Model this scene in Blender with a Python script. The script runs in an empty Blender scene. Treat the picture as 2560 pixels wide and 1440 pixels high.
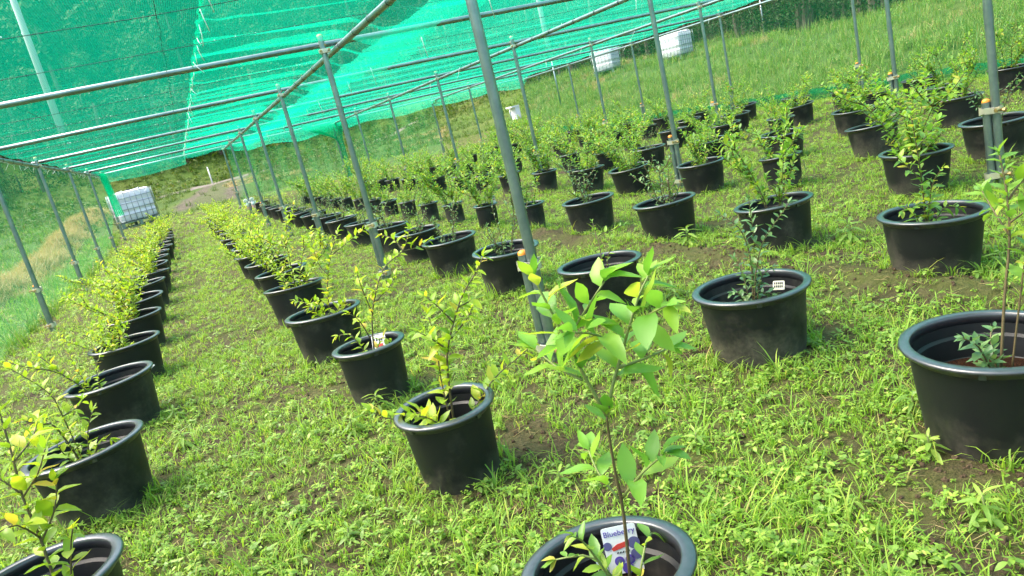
import bpy, math, random
from mathutils import Vector, Matrix, Euler, noise

R = math.radians
random.seed(11)
scn = bpy.context.scene
COL = scn.collection

# ------------------------------------------------------------------ camera
PITCH, ROLL, YAW, CAM_H = R(13.297), R(-13.731), R(21.518), 1.25
fw = Vector((math.sin(YAW)*math.cos(PITCH), math.cos(YAW)*math.cos(PITCH), -math.sin(PITCH)))
r0 = Vector((math.cos(YAW), -math.sin(YAW), 0)); u0 = r0.cross(fw)
rt = math.cos(ROLL)*r0 + math.sin(ROLL)*u0
up = -math.sin(ROLL)*r0 + math.cos(ROLL)*u0
cd = bpy.data.cameras.new('camera'); cam = bpy.data.objects.new('camera', cd); COL.objects.link(cam)
cam.matrix_world = Matrix(((rt.x, up.x, -fw.x, 0), (rt.y, up.y, -fw.y, 0), (rt.z, up.z, -fw.z, CAM_H), (0, 0, 0, 1)))
cd.sensor_width = 36; cd.lens = 26.03; cd.clip_start = .03; cd.clip_end = 1000
scn.camera = cam

# ------------------------------------------------------------------ sky, sun, exposure
SUN_EL, SUN_AZ = R(58), R(-60)            # azimuth from +Y towards +X: sun high on the left
w = bpy.data.worlds.new('World'); scn.world = w; w.use_nodes = True
nt = w.node_tree; nt.nodes.clear()
sky = nt.nodes.new('ShaderNodeTexSky'); sky.sky_type = 'NISHITA'; sky.sun_disc = False
sky.sun_elevation = SUN_EL; sky.sun_rotation = SUN_AZ
sky.air_density = 1.0; sky.dust_density = 6.0; sky.ozone_density = .6
bg = nt.nodes.new('ShaderNodeBackground'); bg.inputs[1].default_value = .15
wo = nt.nodes.new('ShaderNodeOutputWorld')
nt.links.new(sky.outputs[0], bg.inputs[0]); nt.links.new(bg.outputs[0], wo.inputs[0])
sl = bpy.data.lights.new('sun', 'SUN'); sl.energy = .8; sl.angle = R(40); sl.color = (1, .96, .9)
so = bpy.data.objects.new('sun', sl); COL.objects.link(so)
sd = Vector((math.sin(SUN_AZ)*math.cos(SUN_EL), math.cos(SUN_AZ)*math.cos(SUN_EL), math.sin(SUN_EL)))
so.rotation_euler = sd.to_track_quat('Z', 'Y').to_euler()
scn.view_settings.view_transform = 'Standard'; scn.view_settings.look = 'None'
scn.view_settings.exposure = 2.25; scn.view_settings.gamma = 1
scn.cycles.transparent_max_bounces = 24
scn.cycles.max_bounces = 8

# ------------------------------------------------------------------ node helpers
class NT:
    def __init__(s, name):
        s.m = bpy.data.materials.new(name); s.m.use_nodes = True
        s.t = s.m.node_tree; s.t.nodes.clear()
        s.out = s.n('ShaderNodeOutputMaterial')
    def n(s, t, **k):
        x = s.t.nodes.new(t)
        for a, b in k.items(): setattr(x, a, b)
        return x
    def l(s, a, b): s.t.links.new(a, b)
    def noise(s, scale, detail=4, vec=None, rough=.55):
        x = s.n('ShaderNodeTexNoise'); x.inputs['Scale'].default_value = scale
        x.inputs['Detail'].default_value = detail; x.inputs['Roughness'].default_value = rough
        if vec: s.l(vec, x.inputs['Vector'])
        return x
    def ramp(s, fac, stops):
        x = s.n('ShaderNodeValToRGB'); e = x.color_ramp.elements
        while len(e) < len(stops): e.new(.5)
        for q, (p, c) in zip(e, stops):
            q.position = p; q.color = (*c, 1) if len(c) == 3 else c
        s.l(fac, x.inputs[0]); return x
    def mixc(s, fac, a, b, mode='MIX'):
        x = s.n('ShaderNodeMix', data_type='RGBA', blend_type=mode)
        for v, i in ((fac, 0), (a, 6), (b, 7)):
            if hasattr(v, 'links'): s.l(v, x.inputs[i])
            elif isinstance(v, (int, float)): x.inputs[i].default_value = v
            else: x.inputs[i].default_value = (*v, 1)
        return x.outputs[2]
    def math(s, op, a, b=None, c=None):
        x = s.n('ShaderNodeMath', operation=op)
        for v, i in ((a, 0), (b, 1), (c, 2)):
            if v is None: continue
            if hasattr(v, 'links'): s.l(v, x.inputs[i])
            else: x.inputs[i].default_value = v
        return x.outputs[0]
    def bsdf(s, col, rough=.6, metal=0, spec=.5):
        x = s.n('ShaderNodeBsdfPrincipled')
        if hasattr(col, 'links'): s.l(col, x.inputs['Base Color'])
        else: x.inputs['Base Color'].default_value = (*col, 1)
        if hasattr(rough, 'links'): s.l(rough, x.inputs['Roughness'])
        else: x.inputs['Roughness'].default_value = rough
        x.inputs['Metallic'].default_value = metal
        x.inputs['Specular IOR Level'].default_value = spec
        return x
    def bump(s, h, strength, dist, tgt):
        x = s.n('ShaderNodeBump'); x.inputs['Strength'].default_value = strength; x.inputs['Distance'].default_value = dist
        s.l(h, x.inputs['Height']); s.l(x.outputs[0], tgt.inputs['Normal'])
    def fin(s, sh): s.l(sh.outputs[0] if hasattr(sh, 'outputs') else sh, s.out.inputs[0]); return s.m

def mat_plain(name, col, rough=.6, metal=0, var=.25, scale=12, spec=.5):
    t = NT(name); nz = t.noise(scale, 5)
    lo = tuple(c*(1-var) for c in col); hi = tuple(min(1, c*(1+var)) for c in col)
    c = t.ramp(nz.outputs[0], [(.3, lo), (.7, hi)])
    return t.fin(t.bsdf(c.outputs[0], rough, metal, spec))

def mat_leaf(name, stops, trans=.45, rough=.38, transcol=1.5):
    """thin leaf: diffuse + translucent + a wet gloss; colour differs leaf by leaf"""
    t = NT(name)
    g = t.n('ShaderNodeNewGeometry'); oi = t.n('ShaderNodeObjectInfo')
    f = t.math('FRACT', t.math('ADD', g.outputs['Random Per Island'], oi.outputs['Random']))
    c = t.ramp(f, stops).outputs[0]
    b = t.bsdf(c, rough, 0, .45)
    tr = t.n('ShaderNodeBsdfTranslucent')
    tc = t.mixc(1, c, (transcol, transcol, transcol*.6), 'MULTIPLY'); t.l(tc, tr.inputs[0])
    m = t.n('ShaderNodeMixShader'); m.inputs[0].default_value = trans
    t.l(b.outputs[0], m.inputs[1]); t.l(tr.outputs[0], m.inputs[2])
    return t.fin(m)

def mat_net(name, col, cov_lo, cov_hi, pitch, axes=('X', 'Y')):
    """knitted net: threads scatter light, the holes between them are open"""
    t = NT(name); g = t.n('ShaderNodeNewGeometry'); sp = t.n('ShaderNodeSeparateXYZ'); t.l(g.outputs['Position'], sp.inputs[0])
    s = []
    for a in axes:
        x = t.math('SINE', t.math('MULTIPLY', sp.outputs[a], 2*math.pi/pitch))
        s.append(t.math('POWER', t.math('ABSOLUTE', x), 5))
    thr = t.math('MAXIMUM', s[0], s[1])
    nz = t.noise(1.3, 3)
    cov = t.math('ADD', t.math('MULTIPLY', thr, cov_hi-cov_lo), cov_lo)
    cov = t.math('MULTIPLY', cov, t.math('ADD', t.math('MULTIPLY', nz.outputs[0], .35), .83))
    cov = t.math('MINIMUM', cov, .96)
    d = t.n('ShaderNodeBsdfDiffuse'); d.inputs[0].default_value = (*col, 1)
    tl = t.n('ShaderNodeBsdfTranslucent'); tl.inputs[0].default_value = (*[min(1, c*1.35) for c in col], 1)
    m = t.n('ShaderNodeMixShader'); m.inputs[0].default_value = .6
    t.l(d.outputs[0], m.inputs[1]); t.l(tl.outputs[0], m.inputs[2])
    tp = t.n('ShaderNodeBsdfTransparent')
    m2 = t.n('ShaderNodeMixShader'); t.l(cov, m2.inputs[0]); t.l(tp.outputs[0], m2.inputs[1]); t.l(m.outputs[0], m2.inputs[2])
    return t.fin(m2)

# ------------------------------------------------------------------ materials
M = {}
def mk_pot():
    t = NT('black_plastic'); tc = t.n('ShaderNodeTexCoord'); oi = t.n('ShaderNodeObjectInfo')
    va = t.n('ShaderNodeVectorMath', operation='ADD'); t.l(tc.outputs['Object'], va.inputs[0])
    cx = t.n('ShaderNodeCombineXYZ'); t.l(t.math('MULTIPLY', oi.outputs['Random'], 37.), cx.inputs[0]); t.l(cx.outputs[0], va.inputs[1])
    v = va.outputs[0]
    n1 = t.noise(5, 8, v, .65); n2 = t.noise(60, 4, v)
    sp = t.n('ShaderNodeSeparateXYZ'); t.l(tc.outputs['Object'], sp.inputs[0])
    mr = t.n('ShaderNodeMapRange'); t.l(sp.outputs[2], mr.inputs[0]); mr.inputs[1].default_value = .14; mr.inputs[2].default_value = -.02
    mr.inputs[3].default_value = 0; mr.inputs[4].default_value = .38     # mud splashed up from the ground
    d = t.math('ADD', t.math('ADD', n1.outputs[0], mr.outputs[0]), t.math('MULTIPLY', t.math('SUBTRACT', oi.outputs['Random'], .5), .16))
    f = t.ramp(d, [(.54, (0, 0, 0)), (.88, (1, 1, 1))]).outputs[0]
    f = t.math('MULTIPLY', f, t.math('MULTIPLY', n2.outputs[0], 1.0))
    c = t.mixc(f, (.0055, .0066, .0075), (.13, .115, .085))
    b = t.bsdf(c, t.math('ADD', t.math('MULTIPLY', n1.outputs[0], .2), .42), 0, .4)
    t.bump(n2.outputs[0], .15, .002, b)
    return t.fin(b)
M['pot'] = mk_pot()
M['rim'] = mat_plain('black_plastic_rim', (.024, .026, .031), .32, 0, .35, 25, .8)
_p = [n for n in M['rim'].node_tree.nodes if n.type == 'BSDF_PRINCIPLED'][0]; _p.inputs['Coat Weight'].default_value = .45; _p.inputs['Coat Roughness'].default_value = .22
def mk_soil(name, k):
    t = NT(name); n1 = t.noise(70, 6); v = t.n('ShaderNodeTexVoronoi'); v.inputs['Scale'].default_value = 110
    c = t.ramp(n1.outputs[0], [(.3, tuple(v*k for v in (.016, .008, .004))), (.55, tuple(v*k for v in (.08, .030, .012))), (.75, tuple(v*k for v in (.24, .085, .024)))])
    b = t.bsdf(c.outputs[0], .95, 0, .15); t.bump(v.outputs[0], 1.0, .02, b); return t.fin(b)
M['soil'] = mk_soil('dark_pot_soil', .10); M['soil_red'] = mk_soil('red_pot_soil', 1.0)
M['stem'] = mat_plain('stem_bark', (.10, .075, .030), .6, 0, .5, 60)
M['stem_green'] = mat_plain('green_stem', (.16, .20, .05), .55, 0, .4, 60)
M['leaf_yellow'] = mat_leaf('leaf_yellow_green', [(0, (.19, .33, .025)), (.45, (.29, .42, .03)), (.88, (.40, .49, .035)), (.99, (.54, .40, .06))])
M['leaf_green'] = mat_leaf('leaf_green', [(0, (.11, .24, .040)), (.5, (.19, .35, .045)), (.85, (.30, .43, .04)), (.98, (.44, .40, .06))], .4)
M['leaf_blue'] = mat_leaf('leaf_blue_green', [(0, (.07, .15, .055)), (.6, (.13, .24, .085)), (1, (.20, .31, .10))], .35, .32)
M['leaf_big'] = mat_leaf('leaf_big', [(0, (.12, .28, .035)), (.5, (.18, .37, .04)), (.88, (.28, .44, .04)), (.99, (.42, .44, .06))], .42)
M['grass'] = mat_leaf('grass_blades', [(0, (.135, .25, .028)), (.4, (.19, .34, .036)), (.8, (.275, .44, .048)), (.965, (.38, .44, .07)), (1, (.46, .38, .14))], .45, .6)
M['weed'] = mat_leaf('weed_leaves', [(0, (.12, .22, .032)), (.6, (.20, .33, .048)), (1, (.32, .43, .075))], .38, .45)
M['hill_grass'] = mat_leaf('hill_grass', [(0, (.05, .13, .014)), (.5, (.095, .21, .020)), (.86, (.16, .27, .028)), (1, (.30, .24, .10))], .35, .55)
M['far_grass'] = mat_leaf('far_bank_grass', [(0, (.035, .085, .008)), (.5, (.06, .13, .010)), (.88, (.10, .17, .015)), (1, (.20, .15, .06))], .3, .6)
M['straw'] = mat_leaf('dry_straw', [(0, (.28, .20, .085)), (.6, (.36, .28, .13)), (1, (.18, .20, .05))], .25, .7)
M['wood_leaf'] = mat_leaf('wood_foliage', [(0, (.010, .028, .006)), (.6, (.020, .048, .010)), (1, (.042, .075, .014))], .2, .9)
M['trunk'] = mat_plain('tree_bark', (.08, .06, .045), .8, 0, .4, 8)
def mk_galv():
    t = NT('galvanised_steel'); tc = t.n('ShaderNodeTexCoord')
    n1 = t.noise(9, 6, tc.outputs['Object'], .6); n2 = t.noise(80, 3, tc.outputs['Object'])
    c = t.ramp(n1.outputs[0], [(.3, (.17, .23, .235)), (.7, (.29, .35, .35))]).outputs[0]
    b = t.bsdf(c, t.math('ADD', t.math('MULTIPLY', n2.outputs[0], .22), .22), .8)
    return t.fin(b)
M['galv'] = mk_galv()
M['zinc'] = mat_plain('zinc_clamp', (.66, .63, .52), .38, .65, .25, 40)
M['brass'] = mat_plain('yellow_passivated_bolt', (.50, .34, .15), .38, .8, .3, 50)
M['orange'] = mat_plain('orange_plastic', (.80, .26, .02), .4, 0, .08, 20)
M['white'] = mat_plain('white_plastic', (.74, .74, .74), .45, 0, .05, 10)
M['tie'] = mat_plain('white_tie', (.72, .76, .72), .5, 0, .1, 10)
M['capy'] = mat_plain('pale_yellow_cap', (.34, .37, .10), .5, 0, .1, 10)
M['wire'] = mat_plain('dark_wire', (.03, .05, .045), .45, .5, .2, 20)
M['ink_blue'] = mat_plain('ink_violet', (.10, .06, .36), .5, 0, .1)
M['ink_red'] = mat_plain('ink_red', (.55, .05, .04), .5, 0, .1)
M['ink_black'] = mat_plain('ink_black', (.02, .02, .02), .5, 0, .1)
M['berry'] = mat_plain('ink_berry', (.10, .10, .24), .5, 0, .45, 90)
M['yellow'] = mat_plain('ink_yellow', (.66, .52, .12), .5, 0, .1)
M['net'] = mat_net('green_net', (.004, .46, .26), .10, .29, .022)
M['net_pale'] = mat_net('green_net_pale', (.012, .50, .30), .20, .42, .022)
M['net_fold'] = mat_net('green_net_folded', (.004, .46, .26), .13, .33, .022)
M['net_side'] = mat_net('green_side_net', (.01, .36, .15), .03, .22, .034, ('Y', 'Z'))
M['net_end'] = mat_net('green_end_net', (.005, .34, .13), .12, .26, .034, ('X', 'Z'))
M['net_bunch'] = mat_net('gathered_net', (.002, .34, .15), .4, .6, .030, ('X', 'Z'))
M['net_roll'] = mat_net('rolled_net', (.004, .20, .075), .35, .6, .030, ('X', 'Y'))
def mk_tank():
    t = NT('tank_plastic'); sp = t.n('ShaderNodeSeparateXYZ'); tc = t.n('ShaderNodeTexCoord'); t.l(tc.outputs['Object'], sp.inputs[0])
    nz = t.noise(3, 4, tc.outputs['Object'])
    c = t.ramp(nz.outputs[0], [(.35, (.66, .70, .72)), (.7, (.80, .82, .83))]).outputs[0]
    return t.fin(t.bsdf(c, .4))
M['tank'] = mk_tank()
def mk_ground():
    t = NT('ground_soil_and_turf'); g = t.n('ShaderNodeNewGeometry'); P = g.outputs['Position']
    sp = t.n('ShaderNodeSeparateXYZ'); t.l(P, sp.inputs[0])
    n1 = t.noise(1.7, 8, P, .62); n2 = t.noise(28, 6, P, .6); n3 = t.noise(.12, 6, P, .6); n4 = t.noise(5, 5, P)
    n5 = t.noise(120, 6, P, .7)
    soil = t.ramp(t.math('ADD', t.math('MULTIPLY', n2.outputs[0], .55), t.math('MULTIPLY', n5.outputs[0], .45)), [(.30, (.028, .018, .010)), (.5, (.075, .052, .030)), (.68, (.15, .11, .066))]).outputs[0]
    turf = t.ramp(n4.outputs[0], [(.3, (.09, .15, .012)), (.7, (.17, .25, .02))]).outputs[0]
    gm = t.ramp(n1.outputs[0], [(.44, (1, 1, 1)), (.62, (0, 0, 0))]).outputs[0]
    near = t.mixc(t.math('MULTIPLY', gm, .30), soil, turf)
    hill = t.ramp(n3.outputs[0], [(.32, (.03, .07, .008)), (.52, (.05, .10, .010)), (.66, (.085, .11, .018)), (.78, (.13, .10, .04))]).outputs[0]
    hill = t.mixc(t.math('MULTIPLY', n4.outputs[0], .5), hill, (.045, .09, .009))
    # the turfed plot gives way to rough hillside outside
    a = t.n('ShaderNodeMapRange'); t.l(sp.outputs[1], a.inputs[0]); a.inputs[1].default_value = 23; a.inputs[2].default_value = 30
    b = t.n('ShaderNodeMapRange'); t.l(sp.outputs[0], b.inputs[0]); b.inputs[1].default_value = 11.5; b.inputs[2].default_value = 13
    c = t.n('ShaderNodeMapRange'); t.l(sp.outputs[0], c.inputs[0]); c.inputs[1].default_value = -2.5; c.inputs[2].default_value = -4
    f = t.math('MAXIMUM', t.math('MAXIMUM', a.outputs[0], b.outputs[0]), c.outputs[0])
    col = t.mixc(f, near, hill)
    # worn wheel tracks and bare earth on the rise behind the plot
    wob = t.math('MULTIPLY', t.math('SUBTRACT', n1.outputs[0], .5), .9)
    xx = t.math('ADD', t.math('SUBTRACT', sp.outputs[0], t.math('MULTIPLY', t.math('SUBTRACT', sp.outputs[1], 30.), .10)), wob)
    dm = None
    for cx, hw in ((-.1, .50), (1.7, .60), (.9, 1.7)):
        q = t.n('ShaderNodeMapRange'); t.l(t.math('ABSOLUTE', t.math('SUBTRACT', xx, cx)), q.inputs[0]); q.inputs[1].default_value = hw; q.inputs[2].default_value = hw*.35
        q.inputs[3].default_value = 0; q.inputs[4].default_value = 1 if hw < 1 else .55
        dm = q.outputs[0] if dm is None else t.math('MAXIMUM', dm, q.outputs[0])
    q = t.n('ShaderNodeMapRange'); t.l(t.math('ADD', sp.outputs[1], t.math('MULTIPLY', wob, 4.)), q.inputs[0]); q.inputs[1].default_value = 28.5; q.inputs[2].default_value = 30.5
    dm = t.math('MULTIPLY', dm, q.outputs[0])
    q = t.n('ShaderNodeMapRange'); t.l(sp.outputs[1], q.inputs[0]); q.inputs[1].default_value = 51; q.inputs[2].default_value = 49
    dm = t.math('MULTIPLY', dm, q.outputs[0])
    col = t.mixc(dm, col, t.ramp(n4.outputs[0], [(.3, (.060, .056, .036)), (.7, (.115, .105, .072))]).outputs[0])
    bs = t.bsdf(col, .9, 0, .2); t.bump(t.math('ADD', n2.outputs[0], t.math('MULTIPLY', n5.outputs[0], .35)), 1.0, .05, bs)
    return t.fin(bs)
M['ground'] = mk_ground()
def mk_path():
    t = NT('gravel_path'); g = t.n('ShaderNodeNewGeometry'); n = t.noise(3, 8, g.outputs['Position'], .7)
    c = t.ramp(n.outputs[0], [(.3, (.10, .09, .07)), (.7, (.19, .175, .145))]).outputs[0]
    return t.fin(t.bsdf(c, .9, 0, .2))
M['path'] = mk_path()
M['dirt'] = mat_plain('bare_dirt', (.105, .085, .055), .9, 0, .45, 2, .2)

# ------------------------------------------------------------------ mesh helpers
class MB:
    def __init__(s): s.v = []; s.f = []; s.mi = []
    def add(s, vs, fs, mi=0):
        o = len(s.v); s.v += [tuple(x) for x in vs]; s.f += [tuple(i+o for i in f) for f in fs]; s.mi += [mi]*len(fs)
    def box(s, c, d, mi=0, rot=None):
        vs = [Vector((sx*d[0]/2, sy*d[1]/2, sz*d[2]/2)) for sx in (-1, 1) for sy in (-1, 1) for sz in (-1, 1)]
        if rot: vs = [rot @ v for v in vs]
        c = Vector(c); s.add([v+c for v in vs], [(0, 1, 3, 2), (4, 6, 7, 5), (0, 4, 5, 1), (2, 3, 7, 6), (0, 2, 6, 4), (1, 5, 7, 3)], mi)
    def tube(s, pts, rad, n=8, mi=0, cap=True):
        pts = [Vector(p) for p in pts]
        rad = rad if isinstance(rad, (list, tuple)) else [rad]*len(pts)
        vs = []; fs = []; ref = None
        for i, p in enumerate(pts):
            d = (pts[min(i+1, len(pts)-1)]-pts[max(i-1, 0)]).normalized()
            if ref is None: ref = Vector((1, 0, 0)) if abs(d.x) < .8 else Vector((0, 1, 0))
            a = (ref - d*ref.dot(d)).normalized(); b = d.cross(a); ref = a
            for k in range(n):
                t = 2*math.pi*k/n; vs.append(p + rad[i]*(math.cos(t)*a + math.sin(t)*b))
        for i in range(len(pts)-1):
            for k in range(n):
                k2 = (k+1) % n; fs.append((i*n+k, i*n+k2, (i+1)*n+k2, (i+1)*n+k))
        if cap: fs.append(tuple(range(n-1, -1, -1))); fs.append(tuple((len(pts)-1)*n+k for k in range(n)))
        s.add(vs, fs, mi)
    def lathe(s, prof, n=32, mi=0, closed=False):
        vs = []; fs = []
        for r, z in prof:
            for k in range(n):
                t = 2*math.pi*k/n; vs.append((r*math.cos(t), r*math.sin(t), z))
        m = len(prof)
        for i in range(m if closed else m-1):
            j = (i+1) % m
            for k in range(n):
                k2 = (k+1) % n; fs.append((i*n+k, i*n+k2, j*n+k2, j*n+k))
        s.add(vs, fs, mi)
    def ball(s, c, r, n=8, m=5, mi=0):
        prof = [(max(1e-4, r*math.sin(math.pi*i/m)), -r*math.cos(math.pi*i/m)) for i in range(m+1)]
        b = MB(); b.lathe(prof, n); s.add([Vector(v)+Vector(c) for v in b.v], b.f, mi)
    def mesh(s, name, mats, smooth=True):
        me = bpy.data.meshes.new(name); me.from_pydata(s.v, [], s.f)
        for m in (mats if isinstance(mats, (list, tuple)) else [mats]): me.materials.append(m)
        if any(s.mi): me.polygons.foreach_set('material_index', s.mi)
        if smooth:
            me.polygons.foreach_set('use_smooth', [True]*len(s.f))
        me.update(); return me
    def build(s, name, mats, parent=None, smooth=True):
        return obj(name, s.mesh(name, mats, smooth), parent)

def obj(name, me, parent=None, mw=None):
    o = bpy.data.objects.new(name, me); COL.objects.link(o)
    if parent: o.parent = parent
    if mw: o.matrix_local = mw
    return o
def empty(name, loc, rz=0, rx=0, ry=0):
    o = bpy.data.objects.new(name, None); COL.objects.link(o); o.location = loc; o.rotation_euler = (rx, ry, rz); o.empty_display_size = .1
    return o
def tag(o, label, cat=None, group=None, kind=None):
    if label: o['label'] = label
    if cat: o['category'] = cat
    if group: o['group'] = group
    if kind: o['kind'] = kind
    return o
def sharp(me, ang=40):
    me.set_sharp_from_angle(angle=R(ang)); return me
U = random.uniform

# ------------------------------------------------------------------ terrain
def sst(a, b, x):
    t = max(0, min(1, (x-a)/(b-a))); return t*t*(3-2*t)
def gz(x, y):
    z = 0.0
    z += .07*max(0, min(y, 29)-21) + .028*max(0, min(y, 53)-29) + .40*max(0, min(y, 145)-53)
    z += 1.25*sst(12.2, 20.5, x + .25*math.sin(y*.3)) + .02*max(0, min(x, 48)-20.5) + .40*max(0, min(x, 110)-48)
    z += .034*max(0, min(-x, 30)-6) + .36*max(0, min(-x, 110)-30)
    z += .34*math.exp(-((x+3.55)/.42)**2)*sst(3, 7, y)*(1-sst(36, 42, y))*(1+.3*math.sin(y*1.3))
    z += -.03*math.exp(-((x+2.6)/.3)**2)
    out = max(sst(11.5, 14, x), sst(22, 28, y), sst(-2.5, -4.5, x))
    d = noise.noise(Vector((x*.22, y*.22, 0)))*.22 + noise.noise(Vector((x*.8, y*.8, 3)))*.06
    z += out*d
    z += (1-out)*noise.noise(Vector((x*1.1, y*1.1, 5)))*.012
    # low ridge of turned soil between the third and fourth pot rows
    z += .085*math.exp(-((x-3.0)/.11)**2)*(1-sst(6.5, 8.5, y))*(.6+.7*noise.noise(Vector((x*3, y*3, 1)))) + .012*noise.noise(Vector((x*14, y*14, 4)))*math.exp(-((x-2.98)/.2)**2)
    return z
def axis(segs):
    a = []
    for s, e, st in segs:
        n = max(1, int(round((e-s)/st)))
        a += [s+(e-s)*i/n for i in range(n)]
    return a + [segs[-1][1]]
xs = axis([(-170, -30, 7), (-30, -8, 1), (-8, -2, .16), (-2, 6, .09), (6, 24, .3), (24, 50, 2), (50, 180, 7)])
ys = axis([(-60, -4, 5), (-4, 0, .4), (0, 9, .09), (9, 24, .2), (24, 54, .4), (54, 64, 1), (64, 200, 6)])
g = MB(); nx = len(xs)
g.v = [(x, y, gz(x, y)) for y in ys for x in xs]
g.f = [(j*nx+i, j*nx+i+1, (j+1)*nx+i+1, (j+1)*nx+i) for j in range(len(ys)-1) for i in range(nx-1)]
g.mi = [0]*len(g.f)
tag(g.build('ground', M['ground']), 'turf and bare soil ground rising to green hillsides', kind='structure')

def strip(name, pts, wd, mat, lift, label):
    b = MB(); P = []
    for i in range(len(pts)-1):
        a, c = Vector(pts[i]), Vector(pts[i+1]); n = max(2, int((c-a).length/.7))
        P += [a+(c-a)*k/n for k in range(n)]
    P.append(Vector(pts[-1])); m = 5
    for i, p in enumerate(P):
        d = (P[min(i+1, len(P)-1)]-P[max(0, i-1)]).normalized(); nrm = Vector((-d.y, d.x))
        wv = wd*(1+.22*noise.noise(Vector((i*.35, wd, 0))))
        for k in range(m):
            q = p+nrm*wv*(k/(m-1)-.5); b.v.append((q.x, q.y, gz(q.x, q.y)+lift*(1 if 0 < k < m-1 else -.8)))
    for i in range(len(P)-1):
        for k in range(m-1): b.f.append((i*m+k, i*m+k+1, (i+1)*m+k+1, (i+1)*m+k))
    b.mi = [0]*len(b.f)
    return tag(b.build(name, mat), label, kind='structure')
strip('path', [(-6, 44), (-1, 45.5), (3, 48), (9, 50), (18, 51.5), (30, 51)], 1.7, M['path'], .06, 'grey gravel path crossing the hillside behind the net house')

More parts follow.
